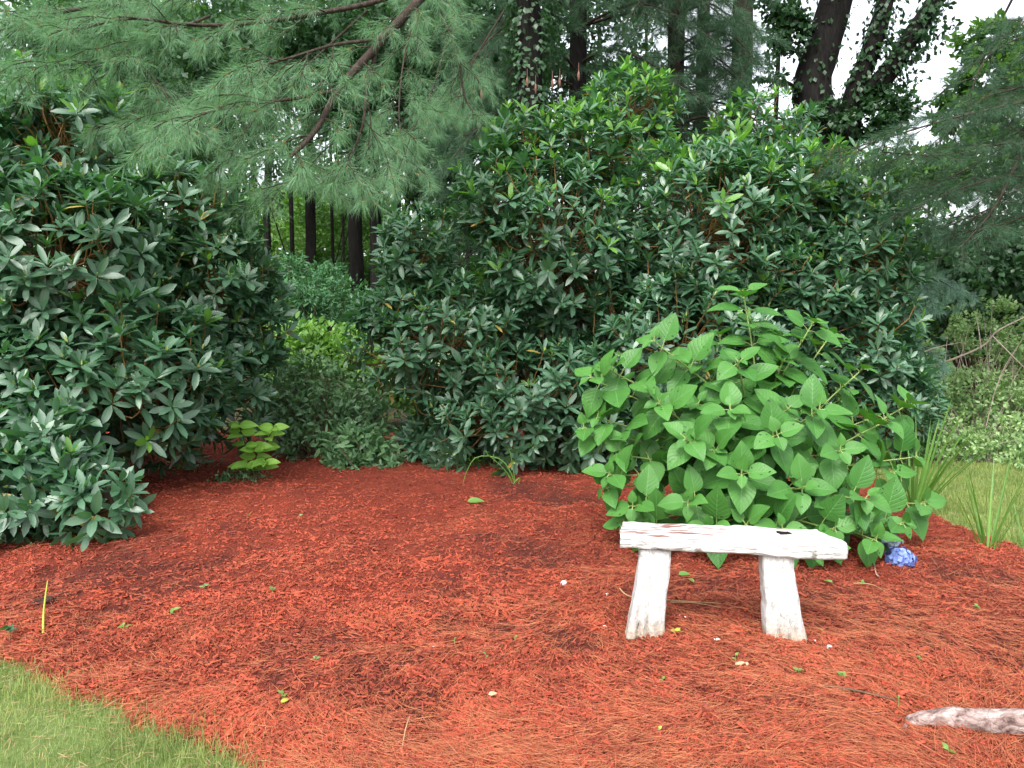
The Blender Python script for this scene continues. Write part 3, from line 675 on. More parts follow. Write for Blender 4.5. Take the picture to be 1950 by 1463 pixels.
def pine_spray(wood, ndl, line, r0, r1, tw_len, spacing, n_per, L, w, sub=3, start=.1, droop=.25, term=24):
    path = smooth_path(line, 6*len(line)); ln = np.concatenate([[0], np.cumsum(np.linalg.norm(np.diff(path, axis=0), axis=1))])
    wood.tube(path, np.linspace(r0, r1, len(path)), 7, rng.random(), .2)
    needle_brush(ndl, path[-8:], n_per, L, w, .3, term)
    s = ln[-1]*start; k = 0
    while s < ln[-1]:
        i = min(np.searchsorted(ln, s), len(path)-1); i = max(i, 1); p = path[i]; tg = unit(path[i]-path[i-1])
        side = unit(np.cross(tg, [0, 0, 1]) + rng.normal(0, .25, 3))*(1 if k % 2 else -1)
        tl = tw_len*rng.uniform(.55, 1.15)*(1 - .35*s/ln[-1]); d = unit(tg*.75 + side*.8 + np.array([0, 0, rng.normal(-.05, .2)]))
        e1 = p + d*tl*.5; e2 = e1 + unit(d + tg*.25 + np.array([0, 0, -droop]))*tl*.5
        tp = smooth_path([p, e1, e2], 8); wood.tube(tp, np.linspace(min(r1*.9, .006), .002, 8), 4, rng.random())
        needle_brush(ndl, tp, n_per, L, w, .3, term)
        for q in range(sub):
            j = rng.integers(2, 7); sd_ = unit(np.cross(d, [0, 0, 1]) + rng.normal(0, .4, 3))*(1 if q % 2 else -1); dd = unit(d*.8 + sd_*.7 + np.array([0, 0, -droop*.6]))
            sl = tl*rng.uniform(.25, .5); sp = np.array([tp[j], tp[j] + dd*sl*.5, tp[j] + dd*sl + np.array([0, 0, -.03])])
            wood.tube(sp, [.003, .0025, .0015], 4, rng.random()); needle_brush(ndl, sp, n_per, L, w, .15, term)
        s += spacing*rng.uniform(.7, 1.3); k += 1
def ivy_on(mb, path, rad, n, size, spread=.18):
    path = np.asarray(path); f = rng.random(n)*(len(path)-1.001); i = f.astype(int); fr = (f-i)[:, None]; p = path[i]*(1-fr) + path[i+1]*fr
    a = rng.uniform(0, 2*np.pi, n); out = np.stack([np.cos(a), np.sin(a), np.zeros(n)], -1); rr = np.interp(f, np.arange(len(path)), np.broadcast_to(rad, (len(path),)))
    clump = np.clip(vnoise(a*2, p[:, 2], .8)*2 + .5, 0, 1)
    p = p + out*(rr + spread*clump*rng.random(n))[:, None]
    leaves(mb, p, unit(out*.4 + np.array([0, 0, -.7]) + rng.normal(0, .4, (n, 3))), unit(out + np.array([0, 0, .5]) + rng.normal(0, .3, (n, 3))), size*rng.uniform(.6, 1.2, n), size*.8, .15, .1, 2, 2, 'ovate')
def pts(*a): return [P(*q) for q in a]

def overhanging_pine():
    tr = P(1005, 300, 9.6); base = np.array([tr[0], tr[1], -.05])
    t = empty('pine_tree', base, 'white pine whose long needled boughs hang over the bed from above', 'tree', 'pines')
    w = MB(); w.tube(smooth_path([base, base + [.05, .1, 3.2], base + [0, .15, 7], base + [.1, 0, 14]], 30), np.linspace(.20, .10, 30), 14, .5, .12); w.build('trunk', M['bark_dark'], t)
    iv = MB(); tp = smooth_path([base, base + [.05, .1, 3.2], base + [0, .15, 7]], 20); ivy_on(iv, tp, .2, 5200, .085, .28); iv.build('ivy', M['ivy'], t)
    top = base + [0, 0, 6.2]
    root = [top, P(930, -230, 7.6), P(850, -70, 4.9)]
    spec = [  # line, r0, r1, twig length, spacing
        (root + pts((722, 82, 4.3), (650, 165, 4.05), (600, 250, 3.85), (552, 300, 3.7)), .045, .009, .30, .16),
        (pts((722, 82, 4.3), (700, 160, 4.2), (690, 240, 4.1), (658, 325, 3.95)), .014, .004, .42, .085),
        (pts((728, 76, 4.3), (640, 85, 4.1), (560, 108, 3.95), (450, 140, 3.8)), .012, .004, .42, .085),
        (pts((642, 172, 4.05), (560, 188, 3.9), (440, 204, 3.75), (330, 230, 3.6)), .012, .004, .40, .085),
        ([root[2]] + pts((740, -5, 4.8), (610, 25, 4.7), (500, 42, 4.6), (370, 48, 4.5), (240, 36, 4.4), (110, 70, 4.3)), .022, .006, .38, .10),
        ([root[1]] + pts((700, -90, 5.8), (480, -40, 5.6), (260, 0, 5.1), (90, 30, 4.6), (-60, 80, 4.4)), .03, .005, .45, .085),
        ([root[1]] + pts((845, -20, 5.9), (872, 100, 5.7), (884, 180, 5.6), (902, 215, 5.5)), .016, .004, .40, .11),
        (pts((800, -10, 5.6), (770, 110, 5.5), (760, 220, 5.2), (775, 310, 5.0)), .010, .004, .45, .09),
        (pts((600, 250, 4.35), (560, 290, 4.5), (600, 335, 4.6)), .007, .003, .4, .09),
        (pts((540, 110, 5.4), (420, 170, 5.2), (300, 190, 4.8), (230, 230, 4.5)), .010, .004, .42, .085),
        (pts((400, 30, 4.9), (260, 90, 4.7), (150, 120, 4.5), (30, 130, 4.3)), .010, .004, .45, .085),
        (pts((700, 20, 6.2), (580, 130, 6.0), (480, 230, 5.8), (440, 300, 5.6)), .012, .004, .5, .085),
        (pts((860, 40, 6.6), (820, 180, 6.4), (770, 270, 6.2), (720, 330, 6.0)), .012, .004, .5, .085),
        (pts((640, 330, 5.2), (560, 345, 5.1), (500, 360, 5.0)), .008, .003, .4, .085),
        (pts((300, -40, 4.9), (160, 40, 4.7), (70, 40, 4.5), (0, 20, 4.3)), .008, .003, .42, .085),
        (pts((960, 20, 7.6), (900, 120, 7.4), (860, 210, 7.2)), .012, .004, .5, .10),
        (pts((250, 100, 4.6), (320, 190, 4.4), (290, 250, 4.2)), .008, .003, .35, .08),
    ]
    nd = MB(); BUDS[0] = True
    for line, r0, r1, tl, sp in spec:
        br = MB(); pine_spray(br, nd, line, r0*.85, r1, tl, sp*.85, 8, .105, .0022, 4, .66 if r0 > .04 else .35 if r0 > .011 else .1); br.build('branch', M['bark_limb'], t)
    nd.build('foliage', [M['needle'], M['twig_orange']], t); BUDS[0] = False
    return t
overhanging_pine()

def hanging_pine(tpx, D, label, specs, mat, trunk_r, L=.11, w=.003, n_per=4, bark='bark_pine', H=13, z0=-.05, lean=0.0):
    tr = P(tpx, 300, D); base = np.array([tr[0], tr[1], z0]); t = empty('pine_tree', base, label, 'tree', 'pines')
    wb = MB(); wb.tube(smooth_path([base, base + [lean*.3, .05, 4], base + [lean, 0, H]], 30), np.linspace(trunk_r, trunk_r*.55, 30), 14, .5, .10); wb.build('trunk', M[bark], t)
    nd = MB()
    for line, r0, r1, tl, sp in specs:
        if tpx > 1900: line = [np.array([base[0], base[1], line[0][2] - .1])] + line
        br = MB(); pine_spray(br, nd, line, r0, r1, tl, sp, n_per, L, w, 3, .05); br.build('branch', M['bark_limb'], t)
    nd.build('foliage', M[mat], t); return t
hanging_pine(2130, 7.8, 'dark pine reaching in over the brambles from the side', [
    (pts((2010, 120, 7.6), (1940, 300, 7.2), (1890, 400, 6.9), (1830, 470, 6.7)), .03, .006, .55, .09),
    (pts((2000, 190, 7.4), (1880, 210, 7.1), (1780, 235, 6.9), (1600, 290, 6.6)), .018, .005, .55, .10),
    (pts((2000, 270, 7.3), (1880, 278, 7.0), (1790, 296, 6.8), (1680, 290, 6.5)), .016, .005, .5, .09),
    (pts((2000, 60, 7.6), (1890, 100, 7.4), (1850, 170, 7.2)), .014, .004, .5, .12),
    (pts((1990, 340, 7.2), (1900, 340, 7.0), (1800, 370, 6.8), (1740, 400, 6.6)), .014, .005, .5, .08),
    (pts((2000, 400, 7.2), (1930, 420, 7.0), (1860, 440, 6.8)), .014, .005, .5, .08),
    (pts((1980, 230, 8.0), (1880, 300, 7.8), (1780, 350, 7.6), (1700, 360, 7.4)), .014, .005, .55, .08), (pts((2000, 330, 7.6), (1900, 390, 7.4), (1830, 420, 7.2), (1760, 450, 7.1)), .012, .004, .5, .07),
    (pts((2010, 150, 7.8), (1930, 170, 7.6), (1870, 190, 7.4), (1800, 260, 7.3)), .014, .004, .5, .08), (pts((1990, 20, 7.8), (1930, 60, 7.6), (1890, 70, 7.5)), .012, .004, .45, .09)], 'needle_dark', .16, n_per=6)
def far_specs(tpx, D, zs, ln, n, left=False, r=.03):
    out = []
    c = P(tpx, 300, D)
    for k in range(n):
        z = zs[0] + (zs[1]-zs[0])*k/(n-1) + rng.normal(0, .15); a = rng.uniform(-1.0, 1.0) + (math.pi if k % 2 or left else 0); L_ = ln*rng.uniform(.6, 1.1)
        d = np.array([math.cos(a), -abs(math.sin(a))*.9 - .15, 0]); p0 = np.array([c[0], c[1], z])
        out.append(([p0, p0 + d*L_*.35 + [rng.normal(0, .06), 0, .05*L_], p0 + d*L_*.7 + [0, rng.normal(0, .1), -.14*L_], p0 + d*L_ + [0, 0, -.45*L_]], r*.75, .006, .75, .20))
    return out
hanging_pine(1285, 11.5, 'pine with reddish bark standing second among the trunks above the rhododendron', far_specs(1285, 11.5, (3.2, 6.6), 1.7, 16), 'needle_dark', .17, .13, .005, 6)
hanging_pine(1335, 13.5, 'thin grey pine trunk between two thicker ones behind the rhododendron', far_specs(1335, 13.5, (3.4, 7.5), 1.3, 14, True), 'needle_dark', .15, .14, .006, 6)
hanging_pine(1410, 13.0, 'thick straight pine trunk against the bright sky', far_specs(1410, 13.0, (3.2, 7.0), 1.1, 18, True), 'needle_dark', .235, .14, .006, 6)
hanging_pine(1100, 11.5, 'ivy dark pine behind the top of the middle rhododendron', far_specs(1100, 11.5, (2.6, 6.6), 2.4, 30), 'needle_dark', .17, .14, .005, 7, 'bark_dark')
# young blue green pine behind the right of the rhododendron
def young_pine():
    base = P(1715, 650, 8.3)*[1, 1, 0]; t = empty('pine_sapling', base, 'young blue green pine peeping out behind the rhododendron', 'tree')
    w = MB(); w.tube([base - [0, 0, .05], base + [0, 0, 1.2], base + [.05, 0, 2.2]], [.03, .022, .008], 7, .5); w.build('trunk', M['bark_limb'], t); nd = MB()
    for a in (((1715, 610, 8.3), (1740, 590, 8.0), (1720, 650, 7.9)), ((1715, 560, 8.3), (1770, 530, 8.0), (1825, 555, 7.9)), ((1715, 560, 8.3), (1760, 545, 8.0), (1770, 570, 7.8)), ((1715, 680, 8.3), (1755, 680, 8.0), (1750, 720, 7.8)),
              ((1715, 470, 8.4), (1770, 445, 8.2), (1820, 450, 8.0)), ((1715, 640, 8.3), (1690, 630, 7.9), (1700, 660, 7.8))):
        br = MB(); pine_spray(br, nd, pts(*a), .010, .004, .28, .06, 6, .12, .0032, 3, .2, .35); br.build('branch', M['bark_limb'], t)
    nd.build('foliage', M['needle_blue'], t)
young_pine()
# cones hanging from the pine behind
for k, (px, py) in enumerate(((1004, 148), (1020, 160), (1052, 152), (1066, 148), (1102, 136), (917, 172))):
    c = P(px, py, 9.0); mb = MB(); z = np.linspace(0, .11, 9)
    mb.tube(np.stack([np.zeros(9), np.zeros(9), -z], -1), np.array([.004, .011, .014, .015, .015, .013, .011, .007, .002]), 8, .5, .35)
    for q in range(40):
        a = q*2.4; zz = .008 + q*.0023; r_ = .014*math.sin(math.pi*min(1, (zz+.012)/.12))
        leaves(mb, [[math.cos(a)*r_*.7, math.sin(a)*r_*.7, -zz]], [[math.cos(a), math.sin(a), -.7]], [[math.cos(a), math.sin(a), 1]], .015, .011, 0, .1, 2, 2, 'ovate')
    mb.tube([[0, 0, .10], [0, 0, 0]], [.003, .004], 4, .3)
    o = mb.build('pine_cone', M['cone']); o.location = tuple(c)
    tag(o, ('pine cone hanging leftmost of the close five above the rhododendron', 'pine cone just right of the leftmost of the close five', 'middle pine cone of the close five above the rhododendron',
            'second from right of the five close pine cones', 'rightmost pine cone of the row above the rhododendron', 'lone pine cone hanging apart beside the overhanging bough')[k], 'pine cone', 'pine cones')

# ------------------------------------------------------------------ woodland behind
def forked_tree():
    base = P(1590, 400, 16)*[1, 1, 0]; t = empty('ivy_tree', base, 'big dark forked tree clothed in ivy against the white sky', 'tree')
    w = MB(); iv = MB()
    for k, (line, r0, r1, n) in enumerate(((pts((1575, 300, 16), (1545, 180, 16), (1570, 80, 16), (1612, -80, 16), (1640, -300, 16)), .46, .26, 500),
                               (pts((1600, 330, 16), (1625, 190, 15.8), (1660, 90, 15.6), (1690, -20, 15.5), (1720, -260, 15.5)), .24, .13, 1100),
                               (pts((1640, 190, 15.8), (1690, 140, 15.5), (1735, 70, 15.3), (1800, -30, 15.2), (1900, -220, 15)), .22, .13, 700),
                               (pts((1535, 190, 16), (1500, 158, 15.6), (1440, 150, 15.4)), .05, .02, 150),
                               (pts((1560, 60, 16), (1490, 20, 15.7), (1430, -20, 15.4)), .06, .02, 300),)):
        if k == 0: line = [base] + line
        p = smooth_path(line, 24); r = np.linspace(r0, r1, 24); w.tube(p, r, 14, .5, .1); ivy_on(iv, p, r, int(n*.7), .13, .22 if k < 3 else .1)
    w.build('trunk', M['bark_dark'], t)
    leaf_cloud(iv, [blob(1690, 200, 15.6, 50, 40), blob(1560, 225, 15.7, 45, 30), blob(1650, 235, 15.6, 80, 35), blob(1500, 60, 15.7, 38, 50)], 3800, .14, .8, 'ovate', 25, .25)
    iv.build('ivy', M['ivy'], t)
    cr = MB(); leaf_cloud(cr, [(P(1640, -320, 16), np.array([4.5, 3.5, 2.6])), (P(1840, -10, 15.3), np.array([.7, .8, .3]))], 5200, .17, .7, 'ovate', 40, .2)
    leaf_cloud(cr, [blob(1490, 40, 15.6, 50, 70), blob(1770, 50, 15.2, 60, 50), blob(1715, 120, 15.6, 60, 50), blob(1470, 130, 15.5, 30, 40)], 1000, .14, .7, 'ovate', 10, .3, hollow=.2)
    cr.build('crown', M['wood_dark'], t)
forked_tree()

def wood_tree(px, D, r, H, crown, n, size, mat, label, bark='bark_dark', name='forest_tree', grp='trees of the wood behind', lean=0.0):
    c = P(px, 600, D); base = np.array([c[0], c[1], -.1]); t = empty(name, base, label, 'tree', grp); w = MB()
    p = smooth_path([base, base + [lean*.3 + rng.normal(0, .08), 0, H*.35], base + [lean, 0, H]], 22); w.tube(p, np.linspace(r, r*.45, 22), 12, .5, .12)
    for b in crown:
        i = rng.integers(8, 20); e = b[0] + rng.normal(0, .2, 3); w.tube(smooth_path([p[i], p[i]*.5 + e*.5 + [0, 0, .3], e], 8), np.linspace(r*.25, .015, 8), 6, .5)
    w.build('trunk', M[bark], t)
    if n:
        m = MB(); leaf_cloud(m, crown, n, size, .62, 'ovate', 26, .24); m.build('crown', M[mat], t)
    return t
def cb(px, py, D, rx, ry): return lobe(px, py, D, rx, ry)
wood_tree(585, 17, .15, 12, [cb(520, 250, 17, 120, 90), cb(640, 280, 17, 110, 80), cb(560, 120, 17, 160, 110), (np.array([-5., 19, 12]), np.array([4., 4, 2.4]))], 10000, .16, 'wood_dark', 'dark trunk nearest the tall dark rhododendron in the gap to the woods')  # last blob of five trees from here: unseen canopy added for shade
wood_tree(681, 16, .19, 13, [cb(700, 250, 16.5, 130, 90), cb(800, 170, 16, 120, 100), cb(720, 90, 16, 150, 100), (np.array([-1., 18, 12.5]), np.array([4., 4, 2.4]))], 10000, .16, 'wood_dark', 'thickest dark trunk standing in the gap to the woods')
wood_tree(718, 14, .13, 13, [cb(850, 250, 14.5, 110, 90), cb(880, 100, 14, 140, 110), cb(800, 330, 14.5, 90, 60), (np.array([-3., 13, 11]), np.array([3., 3, 1.8]))], 9000, .15, 'wood_dark', 'dark trunk half hidden by the leaves of the middle rhododendron')
wood_tree(636, 22, .07, 10, [cb(620, 330, 22, 110, 60), cb(690, 360, 23, 80, 50), (np.array([-4., 25, 10.5]), np.array([4., 4, 2.]))], 7000, .17, 'wood_leaf', 'slim sapling trunk between the two dark trunks in the gap')
wood_tree(555, 20, .08, 11, [cb(470, 330, 20, 110, 80), cb(420, 220, 20, 120, 90), (np.array([-7., 23, 11]), np.array([4., 4, 2.4]))], 8000, .17, 'wood_dark', 'slender tree whose trunk shows beside the tall dark rhododendron edge')
wood_tree(656, 26, .06, 10, [cb(660, 400, 27, 100, 50)], 3000, .18, 'wood_leaf', 'thin pole of a tree far inside the sunlit wood')
wood_tree(395, 15, .13, 13, [cb(380, 330, 15, 110, 50), cb(300, 290, 15.5, 110, 50), cb(320, 130, 15, 160, 120), cb(200, 60, 15, 180, 120), cb(80, 220, 15.5, 80, 60)], 11000, .16, 'wood_leaf', 'leaning dark trunk above the top of the tall dark rhododendron', lean=1.2)
wood_tree(865, 11.5, .07, 8, [cb(880, 300, 11.5, 50, 60), cb(930, 250, 12, 60, 50), cb(850, 380, 11.8, 45, 60)], 3500, .11, 'ivy', 'thin brown trunk wrapped in vines left of the middle rhododendron')
wood_tree(1000, 17, .25, 14, [cb(1000, 150, 17, 160, 120), cb(1130, 60, 16, 130, 110), cb(920, 30, 17, 150, 110), cb(1220, 170, 17, 110, 80), cb(1160, -60, 17, 200, 90)], 13000, .15, 'ivy', 'ivy smothered tree rising behind the middle of the bed')
wood_tree(2015, 13, .14, 9, [cb(1880, 160, 13, 60, 70), cb(1940, 230, 12.6, 70, 80), cb(1880, 310, 12.5, 100, 60), cb(1780, 350, 12.5, 80, 55), cb(1960, 110, 13, 50, 50), cb(1880, 80, 13, 55, 40), cb(1830, 210, 13, 50, 50)], 9500, .14, 'wood_leaf', 'leafy tree behind the dark pine at the side of the sky')
wood_tree(1470, 19, .1, 9, [cb(1480, 400, 19, 130, 50), cb(1330, 290, 19, 100, 90), cb(1600, 360, 18, 120, 50), cb(1740, 340, 18, 110, 55)], 8000, .17, 'wood_leaf', 'round leafed tree low behind the rhododendron below the bright sky')
wood_tree(-60, 14, .16, 12, [cb(-40, 320, 14, 120, 80), cb(-120, 120, 14, 130, 150)], 6000, .16, 'wood_dark', 'dark tree beyond the tall dark rhododendron beside a patch of sky')
wood_tree(300, 12.5, .10, 9, [cb(300, 150, 12.5, 170, 90), cb(480, 80, 12.5, 160, 90), cb(180, 60, 12.8, 150, 80), cb(400, 230, 12.5, 120, 70), cb(620, 130, 13, 130, 90)], 15000, .13, 'wood_dark', 'leafy dark tree whose crown fills the space behind the hanging pine boughs')
wood_tree(800, 13, .10, 9, [cb(760, 60, 13, 150, 90), cb(860, 180, 13, 120, 90), cb(700, 220, 13, 110, 70), cb(940, 60, 13, 120, 90), cb(820, 320, 12.6, 90, 60)], 14000, .13, 'wood_dark', 'leafy dark tree between the gap trunks and the vine wrapped trunk')
wood_tree(470, 28, .1, 12, [cb(470, 420, 28, 130, 70), cb(580, 420, 30, 120, 60), cb(700, 430, 30, 120, 60)], 7000, .2, 'bright', 'sunlit light green tree deep in the wood')
# dark ivy bank and brambles at the right
shrub('ivy_bush', P(1880, 640, 10.5)*[1, 1, 0], [blob(1850, 500, 10.5, 110, 90), blob(1930, 560, 10.3, 90, 110), blob(1800, 600, 10.3, 80, 80), blob(1960, 450, 10.8, 90, 100), blob(1740, 520, 10.8, 70, 90), blob(2050, 560, 10.3, 110, 160)], 15000, .095, 'ivy',
      'tall dark bank of ivy leaves in shade below the dark pine', 'bush', ratio=.85, nstem=6, shape='ovate', clump=22, hollow=.6, sr=.02)
shrub('bramble_bush', P(1850, 860, 8.0)*[1, 1, 0], [blob(1840, 750, 8.4, 90, 55), blob(1920, 790, 8.2, 110, 70), blob(1800, 830, 8.0, 70, 50), blob(1930, 700, 8.8, 80, 55), blob(1880, 860, 7.7, 110, 45), blob(2040, 780, 8.2, 120, 120), blob(1760, 880, 7.5, 60, 35), blob(1860, 640, 9.2, 60, 30), blob(1790, 760, 8.6, 60, 50), blob(1830, 620, 8.9, 22, 40), blob(1900, 610, 8.9, 30, 50), blob(1770, 700, 8.2, 30, 50), blob(1950, 640, 8.5, 40, 50), blob(1720, 820, 8.0, 40, 60), blob(1800, 900, 7.1, 45, 16), blob(1880, 893, 7.2, 60, 16), blob(1945, 885, 7.1, 45, 22), blob(1850, 850, 7.4, 40, 30), blob(1930, 830, 7.4, 30, 40)], 21000, .055, 'pale',
      'sprawling pale leaved bramble thicket with bare twigs beyond the far lawn', 'bush', ratio=.6, nstem=5, stem='twig_grey', sr=.006, shape='ovate', clump=26, cr=.24, nt=2, hollow=.5)
def dead_branch():
    mb = MB()
    for a, r in ((((1800, 690, 8.0), (1870, 660, 7.8), (1900, 630, 7.7), (1960, 600, 7.6)), .013), (((1868, 664, 7.8), (1864, 630, 7.8), (1858, 600, 7.8)), .008), (((1890, 640, 7.7), (1930, 680, 7.6), (1950, 700, 7.6)), .007), (((1760, 670, 7.9), (1790, 660, 7.9), (1830, 652, 7.9)), .007)):
        p = smooth_path(pts(*a), 14); mb.tube(p, np.linspace(r, r*.4, 14), 6, .8)
    tag(mb.build('dead_branch', M['twig_grey']), 'bare grey dead branch sticking out of the bramble thicket', 'branch')
dead_branch()

# far wood as one mass, low where the sky shows
def far_woods():
    mb = MB(); bl = []
    for k in range(100):
        px = rng.uniform(-900, 2900); D = rng.uniform(30, 48); top = 60 if px < 1340 else 460
        if -60 < px < 60: top = 300
        if px > 2000: top = 200
        py = rng.uniform(top, 640)
        r = rng.uniform(45, 110); c = P(px, py, D); bl.append((c, np.array([r, r, r*.75])*D/FOC))
    for k in range(60):
        px = rng.uniform(150, 2100); D = rng.uniform(28, 40); r = rng.uniform(60, 110); c = P(px, rng.uniform(400, 640), D); bl.append((c, np.array([r, r, r*.8])*D/FOC))
    for px in range(-100, 1300, 60):
        for py, D in ((590, 27), (530, 30), (470, 34)): c = P(px + rng.normal(0, 15), py, D); r = rng.uniform(48, 66); bl.append((c, np.array([r, r, r*.8])*D/FOC))
    leaf_cloud(mb, bl, 95000, .42, .7, 'ovate', 30, .24, nt=2)
    for k in range(46):
        px = rng.uniform(-300, 1300); D = rng.uniform(24, 45); c = P(px, 600, D); r = rng.uniform(.06, .16)
        mb.tube([[c[0], D, -.1], [c[0] + rng.normal(0, .2), D, 5], [c[0] + rng.normal(0, .4), D, 11]], [r, r*.8, r*.5], 7, 0, mi=1)
    o = mb.build('far_woods', [M['wood_leaf'], M['bark_dark']]); setting(o, 'stuff'); tag(o, 'far green wood closing the view behind the nearer trees', 'woods')
far_woods()
def forest_plants():
    mb = MB(); n = 26000; x = rng.uniform(-14, 16, n); y = rng.uniform(9.3, 30, n)
    k = rng.random(n) < .5 + 1.2*vnoise(x, y, 1.5); x, y = x[k], y[k]; n = len(x); a = rng.random(n)*6.28
    leaves(mb, np.stack([x, y, -.05 + rng.random(n)**2*.45], -1), np.stack([np.cos(a), np.sin(a), .2*rng.random(n)], -1), np.stack([rng.normal(0, .3, n), rng.normal(-.2, .3, n), np.ones(n)], -1), rng.uniform(.08, .2, n), .09, .15, .1, 2, 1, 'ovate')
    o = mb.build('forest_floor_plants', M['wood_leaf']); setting(o, 'stuff'); tag(o, 'leafy ground cover on the floor of the wood', 'ground cover')
forest_plants()

# ------------------------------------------------------------------ small things on the mulch
def at(px, py, dz=0.0):
    z = .08
    for _ in range(4): g = G(px, py, z); z = float(mz(g[0], g[1]))
    g[2] = z + dz; return g
def fallen_log():
    a = at(1722, 1378, .010); c = at(1960, 1392, .03); e = c + (c-a)*.9; m_ = a + (c-a)*.35
    N = Nodes('log_bark'); co = N.coord('Object', (.5, 1, 1))
    n1 = N.noise(28, 5, .65, co, .6); n2 = N.noise(80, 4, .6, co); v = N.n('ShaderNodeTexVoronoi', feature='DISTANCE_TO_EDGE'); v.inputs['Scale'].default_value = 38; N.l(co, v.inputs['Vector'])
    col = N.ramp(n1, [(.36, (.05, .03, .028)), (.46, (.20, .14, .125)), (.58, (.34, .27, .25)), (.75, (.46, .40, .38))]); col = N.mix(N.math('MULTIPLY', N.ramp(N.math('ADD', v.outputs[0], N.math('MULTIPLY', n2, .25)), [(.12, (1, 1, 1)), (.2, (0, 0, 0))]), .45), col, (.07, .04, .035))
    mt = N.done(N.bsdf(col, .9, .2, N.math('ADD', n1, N.math('MULTIPLY', n2, .4)), .9, .012))
    base = np.array(a); t = empty('fallen_branch', base, 'thick pale barked fallen branch lying on the mulch and cut off by the photo edge', 'branch')
    k = 60; path = smooth_path([a, m_ + [0, 0, .008], c, e], k); rad = np.interp(np.linspace(0, 1, k), [0, .05, .18, .35, .7, 1], [.008, .016, .026, .034, .042, .045])
    mb = MB(); mb.tube(path, rad, 22, .5, .10, cap=True)
    vv = mb.v[0]
    for q in range(len(vv)):
        p = Vector(vv[q]*[8, 22, 22]); vv[q] += np.array(noise.noise_vector(p))*.007 + np.array(noise.noise_vector(p*3.1))*.003
    mb.build('stem', mt, t)
    s = MB(); s.tube(smooth_path([a + (c-a)*.06, a - [.03, .05, .0], a - [.06, .10, .006]], 7), np.linspace(.008, .003, 7), 6, .3); s.build('stub', mt, t)
fallen_log()
def twig(path_px, r, mat, label, name='twig', dz=.012, cat='twig'):
    p = smooth_path([at(x, y, dz + d) for x, y, d in path_px], 14); mb = MB(); mb.tube(p, np.linspace(r, r*.5, 14), 5, .7); tag(mb.build(name, M[mat]), label, cat)
twig([(1180, 1132, .02), (1200, 1145, .01), (1260, 1148, 0), (1372, 1158, .006)], .0035, 'straw', 'long pale straw stalk lying behind the legs of the bench', 'straw_stalk', cat='stalk')
twig([(1276, 1152, .0), (1320, 1156, .008), (1372, 1163, .0)], .003, 'straw', 'shorter pale stalk lying just in front of the long one behind the bench', 'straw_stalk', cat='stalk')
twig([(1625, 1117, .004), (1660, 1122, .012), (1692, 1135, 0)], .003, 'straw', 'pale stalk on the mulch in front of the hydrangea near the blue bloom', 'straw_stalk', cat='stalk')
twig([(82, 1208, .0), (84, 1180, .05), (93, 1156, .12)], .006, 'yellow_leaf', 'upright yellow green stalk stuck in the mulch beside a dark bark chunk', 'plant_stalk', -.01, 'stalk')
twig([(1565, 1312, 0), (1620, 1322, .01), (1705, 1338, 0)], .006, 'twig_brown', 'dark brown twig lying on the mulch behind the pale fallen branch')
twig([(765, 1440, 0), (772, 1410, .02), (780, 1388, .03)], .0025, 'straw', 'pale stalk standing in the mulch at the bottom of the bed', 'straw_stalk', cat='stalk')
twig([(1664, 1072, .0), (1668, 1090, .01), (1674, 1105, .0)], .004, 'twig_grey', 'short grey twig leaning under the hydrangea beside the blue bloom')
def chunk(px, py, sx, sy, sz, mat, label, name, cat, ang=0.0):
    c = at(px, py, sz*.3); n = 12; m = 10; mb = MB(); th = np.linspace(0, 2*np.pi, n, endpoint=False); ph = np.linspace(0.05, np.pi-.05, m)
    T, Ph = np.meshgrid(th, ph); v = np.stack([np.cos(T)*np.sin(Ph)**.7*sx, np.sin(T)*np.sin(Ph)**.7*sy, np.cos(Ph)*sz], -1).transpose(0, 1, 2)
    fl = v.reshape(-1, 3)
    for q in range(len(fl)): fl[q] *= 1 + .45*noise.noise(Vector(fl[q])*60 + Vector((px, py, 0)))
    ca, sa = math.cos(ang), math.sin(ang); fl = np.stack([fl[:, 0]*ca - fl[:, 1]*sa, fl[:, 0]*sa + fl[:, 1]*ca, fl[:, 2]], -1)
    i = np.arange(m-1)[:, None]*n; j = np.arange(n)[None]; j2 = (j+1) % n
    mb.add(fl, np.stack([i+n+j, i+n+j2, i+j2, i+j], -1), np.tile([0, 0, rng.random()], (len(fl), 1)))
    o = mb.build(name, M[mat], smooth_=False); o.location = tuple(c); tag(o, label, cat)
chunk(84, 1148, .055, .022, .018, 'darkchunk', 'dark purple brown bark chunk beside the upright yellow green stalk', 'bark_chunk', 'bark', .9)
chunk(1415, 1266, .026, .012, .010, 'tan_bit', 'tan wood chip on the mulch in front of the bench between its legs', 'wood_chip', 'chip', .05)
chunk(1580, 1234, .012, .011, .010, 'white_bit', 'white pebble on the mulch beside the bench leg near the blue bloom', 'pebble', 'pebble')
chunk(1551, 1222, .008, .006, .006, 'white_bit', 'tiny white chip between the bench leg and the white pebble', 'chip', 'chip')
chunk(1290, 1176, .022, .012, .006, 'white_bit', 'large flake of white paint behind the bench leg beside the yellow seedling', 'paint_flake', 'flake', .3)
chunk(1303, 1181, .008, .006, .005, 'white_bit', 'small flake of white paint beside the large one under the bench', 'paint_flake', 'flake')
chunk(1366, 1218, .013, .007, .005, 'white_bit', 'white paint flake midway between the two bench legs', 'paint_flake', 'flake')
chunk(1154, 1133, .010, .008, .006, 'white_bit', 'white chip on the mulch by the end of the long straw stalk', 'chip', 'chip')
chunk(1152, 1192, .009, .007, .006, 'white_bit', 'small white chip left of the bench leg by the yellow seedling', 'chip', 'chip')
chunk(830, 1236, .015, .010, .008, 'white_bit', 'bright white chip alone on the mulch beside a dark hollow', 'chip', 'chip', .2)
